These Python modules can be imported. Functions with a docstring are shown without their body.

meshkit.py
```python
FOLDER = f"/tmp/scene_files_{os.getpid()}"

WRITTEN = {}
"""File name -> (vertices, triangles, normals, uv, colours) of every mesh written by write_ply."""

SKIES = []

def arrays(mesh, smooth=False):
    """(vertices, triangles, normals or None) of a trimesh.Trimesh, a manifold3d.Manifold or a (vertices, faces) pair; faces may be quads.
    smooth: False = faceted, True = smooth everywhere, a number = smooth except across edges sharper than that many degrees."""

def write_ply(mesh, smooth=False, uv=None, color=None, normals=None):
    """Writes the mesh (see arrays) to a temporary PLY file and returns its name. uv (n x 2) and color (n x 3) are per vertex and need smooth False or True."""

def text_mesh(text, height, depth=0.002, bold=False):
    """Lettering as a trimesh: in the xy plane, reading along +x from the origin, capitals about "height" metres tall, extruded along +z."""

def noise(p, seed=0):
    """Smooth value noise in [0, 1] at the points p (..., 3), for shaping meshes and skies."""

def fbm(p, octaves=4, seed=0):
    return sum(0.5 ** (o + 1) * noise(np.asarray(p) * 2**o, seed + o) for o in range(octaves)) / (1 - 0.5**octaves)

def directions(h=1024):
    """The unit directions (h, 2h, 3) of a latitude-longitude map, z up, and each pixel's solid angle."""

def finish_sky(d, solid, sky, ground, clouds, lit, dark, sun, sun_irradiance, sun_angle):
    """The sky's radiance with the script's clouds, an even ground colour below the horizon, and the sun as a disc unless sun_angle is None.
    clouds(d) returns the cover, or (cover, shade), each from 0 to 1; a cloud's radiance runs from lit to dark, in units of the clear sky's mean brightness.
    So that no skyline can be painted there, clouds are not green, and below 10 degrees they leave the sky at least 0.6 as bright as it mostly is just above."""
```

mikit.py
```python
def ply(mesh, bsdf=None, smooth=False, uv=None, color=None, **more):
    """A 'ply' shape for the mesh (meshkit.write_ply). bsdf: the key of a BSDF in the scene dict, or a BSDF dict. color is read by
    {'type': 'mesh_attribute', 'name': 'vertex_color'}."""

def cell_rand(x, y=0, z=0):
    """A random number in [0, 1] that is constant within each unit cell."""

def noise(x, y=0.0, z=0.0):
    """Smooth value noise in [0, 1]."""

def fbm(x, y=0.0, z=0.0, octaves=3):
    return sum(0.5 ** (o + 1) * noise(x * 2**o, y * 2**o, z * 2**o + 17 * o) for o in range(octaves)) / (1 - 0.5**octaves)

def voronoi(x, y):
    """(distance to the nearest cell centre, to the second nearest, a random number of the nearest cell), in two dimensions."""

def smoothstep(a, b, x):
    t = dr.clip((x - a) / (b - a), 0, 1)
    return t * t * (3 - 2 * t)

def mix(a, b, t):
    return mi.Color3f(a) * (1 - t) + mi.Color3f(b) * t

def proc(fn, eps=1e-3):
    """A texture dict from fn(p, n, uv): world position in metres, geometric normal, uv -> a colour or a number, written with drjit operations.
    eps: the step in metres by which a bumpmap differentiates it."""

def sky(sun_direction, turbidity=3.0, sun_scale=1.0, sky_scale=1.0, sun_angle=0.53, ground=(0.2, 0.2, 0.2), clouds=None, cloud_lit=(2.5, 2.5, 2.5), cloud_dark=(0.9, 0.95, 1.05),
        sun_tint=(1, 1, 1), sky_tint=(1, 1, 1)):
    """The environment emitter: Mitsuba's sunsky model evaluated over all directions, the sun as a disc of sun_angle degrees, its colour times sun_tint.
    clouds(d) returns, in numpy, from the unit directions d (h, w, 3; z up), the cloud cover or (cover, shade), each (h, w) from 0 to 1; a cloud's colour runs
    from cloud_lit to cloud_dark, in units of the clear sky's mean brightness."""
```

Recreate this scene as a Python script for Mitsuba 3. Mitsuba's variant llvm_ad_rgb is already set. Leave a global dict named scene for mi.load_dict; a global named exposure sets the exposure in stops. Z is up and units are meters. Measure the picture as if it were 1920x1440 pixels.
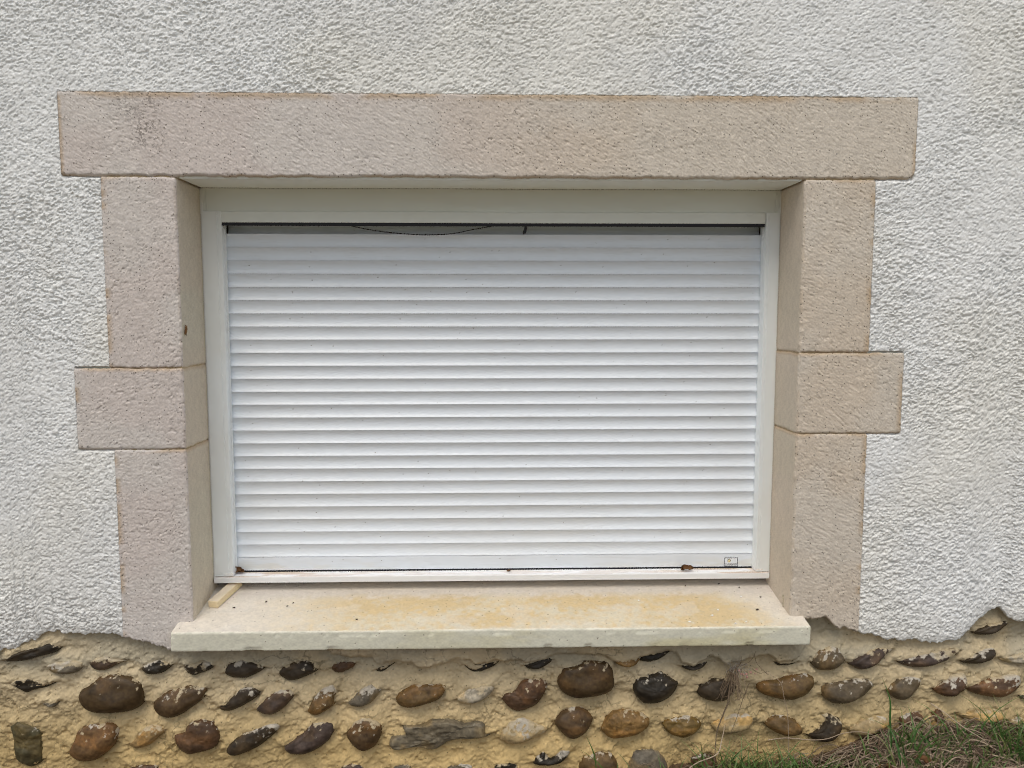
import math
import numpy as np, trimesh, mitsuba as mi, drjit as dr, mikit
from mikit import noise, fbm, voronoi, smoothstep, mix, proc
from meshkit import text_mesh
from scipy import ndimage
from scipy.spatial import cKDTree

T = mi.ScalarTransform4f
scene, labels = {}, {}

# ---------------------------------------------------------------- camera, sky, exposure
YAW, PITCH = math.radians(1.45), math.radians(5.3)
CAM = (0.0, -2.0, 1.55)
AIM = (math.sin(YAW) * math.cos(PITCH), math.cos(YAW) * math.cos(PITCH), -math.sin(PITCH))
scene['camera'] = {'type': 'perspective', 'fov': 67.31, 'fov_axis': 'x', 'near_clip': 0.05, 'far_clip': 1000.0,
                   'to_world': T().look_at(origin=list(CAM), target=[CAM[k] + AIM[k] for k in range(3)], up=[0, 0, 1])}


def overcast(d):
    """A closed cloud deck, brighter overhead than at the horizon."""
    up = np.clip(d[..., 2], 0, 1)
    return np.ones_like(up), 1 - up ** 0.8


scene['sky'] = mikit.sky((-0.18, -0.50, 0.85), turbidity=4, sun_scale=0.24, sun_angle=26, clouds=overcast,
                         cloud_lit=(2.42, 2.52, 2.68), cloud_dark=(0.97, 1.03, 1.12), sun_tint=(0.92, 1.0, 1.12), ground=(0.12, 0.12, 0.09))
exposure = 2.22


# ---------------------------------------------------------------- helpers
def key_for(name, parent=None):
    base = f'{parent}__{name}' if parent else name
    key, k = base, 0
    while key in scene or key in labels:
        k += 1
        key = f'{base}_{k:03d}'
    return key


def obj(name, mesh, bsdf, parent=None, smooth=False, label=None, cat=None, group=None, kind=None, uv=None, **more):
    key = key_for(name, parent)
    scene[key] = mikit.ply(mesh, bsdf, smooth=smooth, uv=uv, **more)
    tag(key, label, cat, group, kind)
    return key


def tag(key, label=None, cat=None, group=None, kind=None):
    d = {k: v for k, v in (('label', label), ('category', cat), ('group', group), ('kind', kind)) if v}
    if d:
        labels[key] = {**labels.get(key, {}), **d}


def thing(name, label, cat, group=None):
    key = key_for(name)
    tag(key, label, cat, group)
    return key


_TAB = {}


def vn(x, z, seed=0):
    """Smooth 2-D value noise in [0, 1]."""
    if seed not in _TAB:
        _TAB[seed] = np.random.default_rng(1000 + seed).random((256, 256)).astype(np.float32)
    t = _TAB[seed]
    ix, iz = np.floor(x).astype(np.int64), np.floor(z).astype(np.int64)
    fx, fz = (x - ix).astype(np.float32), (z - iz).astype(np.float32)
    fx, fz = fx * fx * (3 - 2 * fx), fz * fz * (3 - 2 * fz)
    a, b, c, d = ix & 255, (ix + 1) & 255, iz & 255, (iz + 1) & 255
    return (t[a, c] * (1 - fx) + t[b, c] * fx) * (1 - fz) + (t[a, d] * (1 - fx) + t[b, d] * fx) * fz


def vfbm(x, z, seed=0, octaves=3):
    return sum(0.5 ** (o + 1) * vn(x * 2 ** o + 7.3 * o, z * 2 ** o + 3.1 * o, seed + o) for o in range(octaves)) / (1 - 0.5 ** octaves)


def sst(a, b, x):
    t = np.clip((x - a) / (b - a), 0, 1)
    return t * t * (3 - 2 * t)


def grid_faces(n, m, keep=None):
    i, j = np.meshgrid(np.arange(n - 1), np.arange(m - 1), indexing='ij')
    q = np.stack([i * m + j, (i + 1) * m + j, (i + 1) * m + j + 1, i * m + j + 1], -1)
    q = q[keep] if keep is not None else q.reshape(-1, 4)
    return np.vstack([q[:, [0, 1, 2]], q[:, [0, 2, 3]]])


def grid_mesh(P, keep=None, uv=None, flip=False):
    n, m = P.shape[:2]
    f = grid_faces(n, m, keep)
    if flip:
        f = f[:, ::-1]
    used = np.unique(f)
    remap = np.zeros(n * m, int)
    remap[used] = np.arange(len(used))
    mesh = (P.reshape(-1, 3)[used], remap[f])
    return (mesh, uv.reshape(-1, 2)[used]) if uv is not None else mesh


def box(x0, x1, y0, y1, z0, z1, bevel=0.0):
    b = trimesh.creation.box((x1 - x0, y1 - y0, z1 - z0))
    if bevel:
        e = np.array([x1 - x0, y1 - y0, z1 - z0]) / 2
        pts = []
        for s in np.ndindex(2, 2, 2):
            s = np.array(s) * 2 - 1
            for k in range(3):
                o = e - bevel
                o[k] = e[k]
                pts.append(s * o)
        b = trimesh.Trimesh(pts).convex_hull
    b.apply_translation(((x0 + x1) / 2, (y0 + y1) / 2, (z0 + z1) / 2))
    return b


def join(ms):
    return trimesh.util.concatenate(ms)


def extrude_x(profile, x0, x1):
    """A closed (y, z) profile swept along x."""
    from shapely.geometry import Polygon
    m = trimesh.creation.extrude_polygon(Polygon(profile), x1 - x0, engine='earcut')
    v = np.array(m.vertices)
    m.vertices = np.stack([v[:, 2] + x0, v[:, 0], v[:, 1]], 1)
    m.fix_normals()
    return m


def extrude_z(profile, z0, z1):
    """A closed (x, y) profile swept along z."""
    from shapely.geometry import Polygon
    m = trimesh.creation.extrude_polygon(Polygon(profile), z1 - z0, engine='earcut')
    m.apply_translation((0, 0, z0))
    return m


def tube(points, radii, sides=4):
    p = np.asarray(points, float)
    r = np.broadcast_to(np.asarray(radii, float), (len(p),))
    t = np.gradient(p, axis=0)
    t /= np.linalg.norm(t, axis=1, keepdims=True) + 1e-12
    ref = np.array([0.31, 0.93, 0.2])
    a = np.cross(t, ref)
    a /= np.linalg.norm(a, axis=1, keepdims=True) + 1e-12
    b = np.cross(t, a)
    ang = np.arange(sides) * 2 * np.pi / sides
    v = p[:, None] + r[:, None, None] * (np.cos(ang)[None, :, None] * a[:, None] + np.sin(ang)[None, :, None] * b[:, None])
    i, j = np.meshgrid(np.arange(len(p) - 1), np.arange(sides), indexing='ij')
    q = np.stack([i * sides + j, i * sides + (j + 1) % sides, (i + 1) * sides + (j + 1) % sides, (i + 1) * sides + j], -1).reshape(-1, 4)
    return trimesh.Trimesh(v.reshape(-1, 3), np.vstack([q[:, [0, 1, 2]], q[:, [0, 2, 3]]]), process=False)


def curve(points, n=14):
    """Catmull-Rom through the points."""
    p = np.asarray(points, float)
    p = np.vstack([2 * p[0] - p[1], p, 2 * p[-1] - p[-2]])
    out = []
    for t in np.linspace(0, len(p) - 3 - 1e-6, n):
        k, f = int(t), t - int(t)
        a, b, c, d = p[k:k + 4]
        out.append(0.5 * (2 * b + (c - a) * f + (2 * a - 5 * b + 4 * c - d) * f ** 2 + (3 * b - a - 3 * c + d) * f ** 3))
    return np.array(out)


EDGE_LEFT=[(-1.3515,0.6311),(-1.3085,0.6512),(-1.2587,0.6683),(-1.2232,0.6811),(-1.1913,0.7027),(-1.1729,0.7084),(-1.1383,0.7036),(-1.1037,0.6974),(-1.0548,0.6968),(-1.0198,0.6979),(-0.9825,0.6872),(-0.9576,0.6811),(-0.9324,0.6778),(-0.9092,0.6643),(-0.8813,0.6581),(-0.8576,0.6534)]
EDGE_RIGHT=[(0.8328,0.7256),(0.8505,0.721),(0.877,0.7177),(0.8914,0.722),(0.9061,0.7219),(0.9213,0.7067),(0.9335,0.6961),(0.944,0.69),(0.9555,0.6974),(0.9809,0.6866),(0.9988,0.6804),(1.0255,0.6756),(1.0554,0.6647),(1.0852,0.6583),(1.1148,0.6565),(1.1518,0.6545),(1.189,0.6511),(1.2259,0.6522),(1.2629,0.6533),(1.2817,0.6622),(1.2988,0.6741),(1.3097,0.6906),(1.3221,0.7085),(1.3445,0.7294),(1.3647,0.7397),(1.3805,0.7471),(1.3945,0.7364),(1.4101,0.7227),(1.4302,0.7104),(1.4604,0.7026),(1.5127,0.6975)]
LIP_EDGE=[(-0.4809,0.6505),(-0.41,0.6243),(-0.3886,0.6196),(-0.3641,0.6223),(-0.3269,0.6203),(-0.3157,0.5992),(-0.2927,0.602),(-0.2638,0.6106),(-0.2452,0.6044),(-0.2207,0.6056),(-0.2065,0.5919),(-0.1806,0.5871),(-0.1372,0.6001),(-0.1053,0.6132),(-0.0649,0.6112),(-0.0505,0.599),(-0.0143,0.6016),(0.0147,0.6103),(0.0291,0.6011),(0.0509,0.6099),(0.0741,0.6066),(0.0871,0.5974),(0.1234,0.6015),(0.1669,0.6236),(0.2979,0.619),(0.3272,0.6066),(0.3536,0.5912),(0.4001,0.6103),(0.4846,0.6289),(0.4994,0.6227),(0.5175,0.5938),(0.547,0.5858),(0.5833,0.6036),(0.5904,0.6156),(0.617,0.6062),(0.6381,0.5878),(0.6717,0.5965),(0.7111,0.6081),(0.7521,0.6168),(0.7823,0.5936),(0.8265,0.5977),(0.8479,0.6202),(0.8837,0.6501)]
STONES=[
('black',14,0.25,[(-1.3014,0.6221),(-1.2755,0.6441),(-1.2289,0.6584),(-1.1862,0.6672),(-1.162,0.6577),(-1.1734,0.6429),(-1.2163,0.6323),(-1.2592,0.6216)]),
('grey',16,0.85,[(-1.1978,0.6029),(-1.1814,0.6138),(-1.1458,0.6179),(-1.1142,0.6149),(-1.1058,0.6055),(-1.1192,0.587),(-1.1549,0.5792),(-1.1829,0.5859)]),
('purple',15,0.7,[(-1.0848,0.6068),(-1.0717,0.6216),(-1.043,0.6287),(-1.0116,0.619),(-0.987,0.615),(-1.0123,0.6041),(-1.0413,0.5914),(-1.0662,0.5905)]),
('black',18,0.6,[(-0.9501,0.5892),(-0.9297,0.6077),(-0.9046,0.6148),(-0.8765,0.607),(-0.8716,0.5958),(-0.8954,0.5792),(-0.9276,0.5747)]),
('black',15,0.65,[(-0.8368,0.5945),(-0.8167,0.6055),(-0.7844,0.6126),(-0.7598,0.601),(-0.7675,0.5861),(-0.7965,0.5752),(-0.8146,0.568),(-0.8249,0.5793)]),
('dark',18,0.3,[(-0.7241,0.5827),(-0.7127,0.6032),(-0.6839,0.6103),(-0.6484,0.6043),(-0.6272,0.5966),(-0.6221,0.5871),(-0.6422,0.5742),(-0.6711,0.5633),(-0.7034,0.5618),(-0.721,0.5714)]),
('black',8,0.6,[(-1.2969,0.5569),(-1.2642,0.5715),(-1.2291,0.5673),(-1.2085,0.5558),(-1.18,0.5573),(-1.2056,0.5426),(-1.2379,0.5374),(-1.2578,0.5302),(-1.2729,0.5435)]),
('grey',8,0.3,[(-1.2134,0.4995),(-1.2007,0.5031),(-1.1867,0.4992),(-1.176,0.5009),(-1.1873,0.4879),(-1.205,0.49)]),
('choc',34,0.22,[(-1.1119,0.5139),(-1.1092,0.5325),(-1.0798,0.5545),(-1.0507,0.5728),(-1.0152,0.5761),(-0.9803,0.5682),(-0.9562,0.5529),(-0.9506,0.5192),(-0.9553,0.493),(-0.9773,0.4764),(-1.0237,0.4722),(-1.0697,0.4739),(-1.0975,0.4837)]),
('brown',28,0.4,[(-0.9195,0.4944),(-0.8955,0.5166),(-0.8663,0.5331),(-0.834,0.5402),(-0.802,0.5398),(-0.7789,0.5376),(-0.7852,0.5114),(-0.811,0.4892),(-0.844,0.467),(-0.8766,0.4561),(-0.9013,0.4621)]),
('dark',22,0.4,[(-0.7446,0.4826),(-0.7265,0.4899),(-0.7078,0.5123),(-0.6857,0.5327),(-0.6569,0.538),(-0.6339,0.5264),(-0.6507,0.504),(-0.6873,0.4818),(-0.7164,0.4709),(-0.7379,0.4711)]),
('olive',14,0.3,[(-1.3036,0.4367),(-1.2799,0.4477),(-1.252,0.4378),(-1.2282,0.4186),(-1.2288,0.3769),(-1.2291,0.3388),(-1.2516,0.3201),(-1.2799,0.3243),(-1.2966,0.3436),(-1.296,0.3855),(-1.2995,0.4158)]),
('orange',30,0.35,[(-1.1512,0.3624),(-1.1314,0.4),(-1.1232,0.4225),(-1.094,0.4372),(-1.0512,0.4404),(-1.0267,0.4325),(-1.0203,0.4173),(-1.0328,0.3796),(-1.0628,0.3497),(-1.092,0.3349),(-1.1241,0.3354),(-1.1449,0.3471)]),
('ochre',20,0.55,[(-0.9912,0.3754),(-0.9742,0.3942),(-0.9552,0.4186),(-0.9296,0.4334),(-0.9012,0.4273),(-0.8983,0.4121),(-0.9207,0.3896),(-0.9429,0.3728),(-0.9755,0.3657)]),
('red',26,0.25,[(-0.8648,0.4061),(-0.8394,0.4133),(-0.8242,0.4358),(-0.7988,0.4468),(-0.7703,0.4426),(-0.7496,0.4196),(-0.7489,0.3892),(-0.7658,0.3666),(-0.8166,0.354),(-0.8382,0.3517),(-0.8556,0.3679)]),
('dark',22,0.5,[(-0.7274,0.3569),(-0.7121,0.3834),(-0.679,0.4058),(-0.6461,0.4205),(-0.6098,0.4314),(-0.5847,0.4273),(-0.5961,0.4046),(-0.6331,0.3746),(-0.6697,0.3561),(-0.7098,0.3433)]),
('red',18,0.3,[(-0.9892,0.3136),(-0.9674,0.319),(-0.9242,0.3202),(-0.9192,0.3106),(-0.9255,0.2896),(-0.983,0.2905)]),
('dark',18,0.45,[(-0.5793,0.581),(-0.5663,0.5958),(-0.541,0.6049),(-0.5051,0.6063),(-0.484,0.5873),(-0.4825,0.576),(-0.5061,0.565),(-0.5315,0.5559),(-0.5567,0.5543),(-0.5743,0.5659)]),
('red',14,0.4,[(-0.4396,0.5856),(-0.4267,0.6005),(-0.3978,0.6039),(-0.3745,0.6018),(-0.3838,0.5849),(-0.4129,0.5721),(-0.4309,0.5723)]),
('black',4,0.1,[(-0.3199,0.5737),(-0.3088,0.5887),(-0.2834,0.5922),(-0.2688,0.5977),(-0.2872,0.5809),(-0.3055,0.5716)]),
('black',10,0.15,[(-0.0763,0.5876),(-0.0508,0.5949),(-0.0217,0.5945),(0.0148,0.6017),(0.0038,0.5867),(-0.029,0.5719),(-0.0582,0.5723)]),
('purple',22,0.4,[(-0.6426,0.4774),(-0.6222,0.4998),(-0.5964,0.5221),(-0.5675,0.5293),(-0.546,0.5253),(-0.5446,0.5101),(-0.5651,0.4839),(-0.5945,0.4616),(-0.6234,0.459),(-0.6393,0.466)]),
('ochrebrown',24,0.55,[(-0.5039,0.4724),(-0.4888,0.5025),(-0.4703,0.5249),(-0.4412,0.5377),(-0.429,0.5206),(-0.4367,0.4942),(-0.4352,0.4828),(-0.4571,0.468),(-0.4827,0.4569),(-0.5006,0.461)]),
('grey',22,0.5,[(-0.3956,0.4873),(-0.3772,0.5079),(-0.3588,0.5266),(-0.3333,0.5376),(-0.3083,0.5222),(-0.3194,0.5034),(-0.3378,0.4847),(-0.3669,0.4756),(-0.3886,0.4778)]),
('ochrebrown',30,0.25,[(-0.2646,0.5014),(-0.2499,0.5201),(-0.21,0.5366),(-0.163,0.5398),(-0.1377,0.5357),(-0.1335,0.5224),(-0.1489,0.4998),(-0.1925,0.4834),(-0.236,0.4764),(-0.2576,0.4842)]),
('lime',20,0.55,[(-0.0977,0.4922),(-0.0911,0.5073),(-0.0655,0.5241),(-0.0291,0.535),(-0.0036,0.5328),(-0.0018,0.5176),(-0.0219,0.4969),(-0.0548,0.4821),(-0.0839,0.4799)]),
('red',26,0.35,[(0.0236,0.5001),(0.0364,0.5113),(0.0582,0.5187),(0.08,0.5449),(0.1055,0.5522),(0.1347,0.5499),(0.1464,0.5327),(0.1348,0.5024),(0.1167,0.476),(0.0802,0.4593),(0.0509,0.4655),(0.0327,0.4848)]),
('purple',28,0.3,[(-0.5709,0.3663),(-0.5526,0.3794),(-0.5194,0.4055),(-0.4935,0.4318),(-0.4646,0.436),(-0.4413,0.4273),(-0.44,0.4044),(-0.4586,0.378),(-0.4917,0.3555),(-0.5246,0.3426),(-0.5535,0.3442),(-0.5658,0.3547)]),
('brown',28,0.45,[(-0.4002,0.4038),(-0.3779,0.434),(-0.356,0.4451),(-0.3307,0.4428),(-0.3093,0.4254),(-0.3079,0.4025),(-0.321,0.3721),(-0.3431,0.3571),(-0.3649,0.3574),(-0.3899,0.375),(-0.3987,0.3885)]),
('slab',16,0.1,[(-0.2821,0.3673),(-0.2745,0.3902),(-0.2379,0.3973),(-0.2449,0.4204),(-0.1939,0.4235),(-0.1646,0.4384),(-0.1208,0.4378),(-0.0807,0.4219),(-0.0661,0.4294),(-0.0295,0.4289),(-0.0259,0.3943),(-0.0003,0.3958),(-0.0296,0.3828),(-0.1103,0.3801),(-0.1396,0.3652),(-0.1654,0.3521),(-0.2128,0.3624),(-0.2568,0.3515),(-0.275,0.3556)]),
('paleochre',22,0.75,[(0.018,0.3803),(0.029,0.4071),(0.051,0.4336),(0.0876,0.4369),(0.1243,0.4172),(0.15,0.4053),(0.1354,0.3901),(0.0951,0.3715),(0.051,0.3625),(0.029,0.3686)]),
('purple',16,0.4,[(-0.4181,0.3039),(-0.396,0.3151),(-0.3669,0.3127),(-0.3598,0.301),(-0.3638,0.2798),(-0.4149,0.2807)]),
('grey',16,0.3,[(-0.2757,0.3016),(-0.2573,0.3091),(-0.2318,0.3068),(-0.2246,0.2931),(-0.2321,0.2777),(-0.2724,0.2784)]),
('slab',8,0.5,[(-0.1332,0.2925),(-0.1037,0.3037),(-0.0668,0.307),(-0.0596,0.2719),(-0.1297,0.2731)]),
('black',10,0.4,[(0.0032,0.3009),(0.0254,0.3102),(0.0623,0.3038),(0.066,0.2707),(0.0068,0.2716)]),
('black',14,0.35,[(0.0857,0.5906),(0.1058,0.5979),(0.1422,0.6145),(0.1605,0.6067),(0.1496,0.5936),(0.1241,0.5807),(0.0985,0.5783)]),
('choc',36,0.22,[(0.1787,0.5391),(0.1815,0.5618),(0.1959,0.5823),(0.2213,0.5896),(0.2575,0.6031),(0.2866,0.602),(0.3085,0.5942),(0.3215,0.5751),(0.3293,0.5372),(0.3204,0.5145),(0.2913,0.5027),(0.2475,0.4984),(0.2146,0.5007),(0.189,0.5162)]),
('black',30,0.3,[(0.3868,0.5232),(0.3938,0.546),(0.4193,0.5532),(0.4375,0.5587),(0.4631,0.5641),(0.4891,0.5486),(0.5058,0.5369),(0.5044,0.5179),(0.4864,0.4952),(0.4536,0.4785),(0.4169,0.4771),(0.3945,0.5003)]),
('lichen',22,0.45,[(0.3335,0.5975),(0.3389,0.6088),(0.3681,0.6122),(0.401,0.6118),(0.3904,0.5892),(0.3502,0.584)]),
('black',12,0.4,[(0.4024,0.5976),(0.4168,0.6165),(0.4534,0.6217),(0.4865,0.6232),(0.4648,0.6045),(0.4319,0.5935)]),
('black',14,0.45,[(0.5183,0.5816),(0.5385,0.5852),(0.5642,0.5887),(0.59,0.5922),(0.5793,0.577),(0.5499,0.569),(0.5277,0.5739)]),
('dark',26,0.25,[(0.564,0.5121),(0.5783,0.531),(0.6076,0.5421),(0.637,0.5455),(0.6669,0.5299),(0.6638,0.507),(0.6387,0.4805),(0.6017,0.481),(0.5718,0.4929)]),
('brown',30,0.3,[(0.1697,0.4307),(0.1861,0.4515),(0.2116,0.4646),(0.2445,0.466),(0.2667,0.4447),(0.2724,0.4293),(0.2561,0.3988),(0.2269,0.3808),(0.2048,0.3842),(0.179,0.4076)]),
('lichen',28,0.3,[(0.3003,0.409),(0.3147,0.4357),(0.3256,0.4509),(0.3549,0.4581),(0.3991,0.4499),(0.4252,0.4342),(0.4274,0.4111),(0.4001,0.3884),(0.3633,0.3773),(0.3228,0.3779),(0.3042,0.3936)]),
('lichenblack',24,0.3,[(0.4702,0.4207),(0.4922,0.4319),(0.529,0.4372),(0.5663,0.427),(0.576,0.4076),(0.5598,0.3866),(0.5266,0.3774),(0.4931,0.3856),(0.4761,0.4013)]),
('paleochre',26,0.45,[(0.6071,0.4078),(0.6252,0.4269),(0.6619,0.4418),(0.7027,0.4431),(0.7181,0.4217),(0.704,0.3949),(0.6597,0.3839),(0.6262,0.3883)]),
('black',16,0.55,[(0.112,0.3033),(0.1174,0.3226),(0.1377,0.3417),(0.158,0.322),(0.1875,0.3448),(0.2096,0.3406),(0.1987,0.3175),(0.1766,0.3023),(0.1434,0.299)]),
('ochrebrown',24,0.35,[(0.2426,0.3081),(0.2572,0.3273),(0.2904,0.3345),(0.32,0.3321),(0.3387,0.3144),(0.3429,0.2716),(0.2429,0.2732)]),
('grey',24,0.3,[(0.3796,0.306),(0.394,0.3329),(0.4272,0.3421),(0.4569,0.3359),(0.4759,0.3123),(0.4804,0.2694),(0.3801,0.271)]),
('red',18,0.3,[(0.5512,0.3128),(0.5696,0.3242),(0.5993,0.3276),(0.6182,0.3157),(0.6191,0.2805),(0.5556,0.2815)]),
('ochrebrown',30,0.3,[(0.7289,0.5303),(0.7435,0.5377),(0.7766,0.5411),(0.8206,0.552),(0.8574,0.5592),(0.8802,0.5437),(0.8827,0.5245),(0.8632,0.5018),(0.8229,0.487),(0.7857,0.4894),(0.7483,0.4995),(0.7332,0.5111)]),
('black',4,0.1,[(0.777,0.5948),(0.7992,0.5983),(0.8365,0.5941),(0.8332,0.5826),(0.811,0.5771),(0.7849,0.5794)]),
('greybrown',26,0.45,[(0.8776,0.5921),(0.8933,0.6186),(0.9224,0.6296),(0.9484,0.6274),(0.9661,0.6025),(0.9613,0.5835),(0.9359,0.5685),(0.9026,0.567),(0.8836,0.5787)]),
('purple',22,0.5,[(0.9866,0.5821),(1.0026,0.601),(1.0389,0.6196),(1.0795,0.6267),(1.104,0.6208),(1.0807,0.6),(1.0519,0.5774),(1.0189,0.5671),(0.9962,0.5743)]),
('purple',18,0.65,[(1.1236,0.5869),(1.1456,0.5943),(1.1824,0.6054),(1.2305,0.6163),(1.275,0.6234),(1.2903,0.6156),(1.2654,0.5929),(1.2214,0.5743),(1.1768,0.569),(1.1391,0.5753)]),
('dark',18,0.55,[(1.2995,0.5848),(1.3176,0.5961),(1.3503,0.6149),(1.3836,0.6222),(1.3918,0.6106),(1.3817,0.5915),(1.3487,0.5773),(1.3149,0.5777)]),
('lime',16,0.7,[(1.4087,0.5926),(1.4382,0.6018),(1.4754,0.6091),(1.4985,0.6011),(1.4997,0.5819),(1.466,0.5792),(1.4282,0.5808)]),
('dark',16,0.5,[(1.3313,0.6662),(1.3513,0.6774),(1.3915,0.6922),(1.4212,0.6976),(1.4286,0.6861),(1.4079,0.6692),(1.3786,0.6569),(1.3449,0.6584)]),
('greybrown',28,0.4,[(0.9097,0.5121),(0.9296,0.5271),(0.9702,0.5324),(1.0108,0.5414),(1.0409,0.5334),(1.0509,0.5179),(1.0314,0.4951),(0.9874,0.4765),(0.9466,0.4724),(0.92,0.4851)]),
('greybrown',28,0.4,[(1.0981,0.5058),(1.1119,0.5287),(1.1412,0.5417),(1.1824,0.5393),(1.1798,0.5163),(1.1586,0.4896),(1.1293,0.4777),(1.1063,0.4903)]),
('red',24,0.55,[(1.2245,0.5106),(1.2443,0.5258),(1.2733,0.5446),(1.2991,0.552),(1.3147,0.5403),(1.3089,0.5095),(1.2876,0.4886),(1.2538,0.4879),(1.2307,0.499)]),
('redbrown',26,0.5,[(1.327,0.5099),(1.3524,0.525),(1.3966,0.5399),(1.4374,0.549),(1.4603,0.5429),(1.462,0.5159),(1.441,0.4891),(1.4114,0.4799),(1.3698,0.4843),(1.3353,0.4944)]),
('grey',10,0.4,[(1.4706,0.4838),(1.4856,0.4875),(1.4977,0.4756),(1.4829,0.47)]),
('ochrebrown',28,0.25,[(0.7552,0.4103),(0.7731,0.4332),(0.7952,0.4406),(0.829,0.4285),(0.8522,0.405),(0.8529,0.3857),(0.8158,0.3804),(0.7819,0.3906)]),
('dark',24,0.4,[(0.8746,0.3801),(0.8983,0.3953),(0.9198,0.4221),(0.9117,0.4376),(0.934,0.4393),(0.9646,0.4214),(0.9657,0.3943),(0.9482,0.3635),(0.9185,0.3561),(0.892,0.3643)]),
('paleochre',24,0.35,[(0.9919,0.3939),(1.0209,0.4168),(1.0579,0.4279),(1.0956,0.4235),(1.1004,0.4001),(1.0788,0.381),(1.0304,0.37),(1.0038,0.3782)]),
('red',20,0.35,[(1.1343,0.4255),(1.1637,0.4406),(1.1902,0.4364),(1.1989,0.4129),(1.1735,0.3938),(1.1431,0.3982)]),
('red',14,0.1,[(1.2263,0.4339),(1.2332,0.4455),(1.2523,0.4413),(1.2554,0.4179),(1.2348,0.4143)]),
('paleochre',24,0.3,[(1.2133,0.3985),(1.2387,0.4176),(1.2619,0.4056),(1.2598,0.3745),(1.2302,0.3632)]),
('paleochre',24,0.4,[(1.2944,0.4324),(1.3092,0.436),(1.3577,0.4451),(1.4029,0.4464),(1.423,0.4267),(1.4126,0.4113),(1.3597,0.4101),(1.3215,0.4184)]),
('paleochre',24,0.4,[(1.4355,0.407),(1.4611,0.4223),(1.4916,0.4179),(1.4931,0.3945),(1.4594,0.3872)])]

# ---------------------------------------------------------------- materials
def diffuse(fn):
    return {'type': 'twosided', 'bsdf': {'type': 'diffuse', 'reflectance': proc(fn)}}


def soft(fn, rough=0.6, spec=0.4):
    return {'type': 'twosided', 'bsdf': {'type': 'principled', 'base_color': proc(fn), 'roughness': rough, 'specular': spec}}


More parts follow.
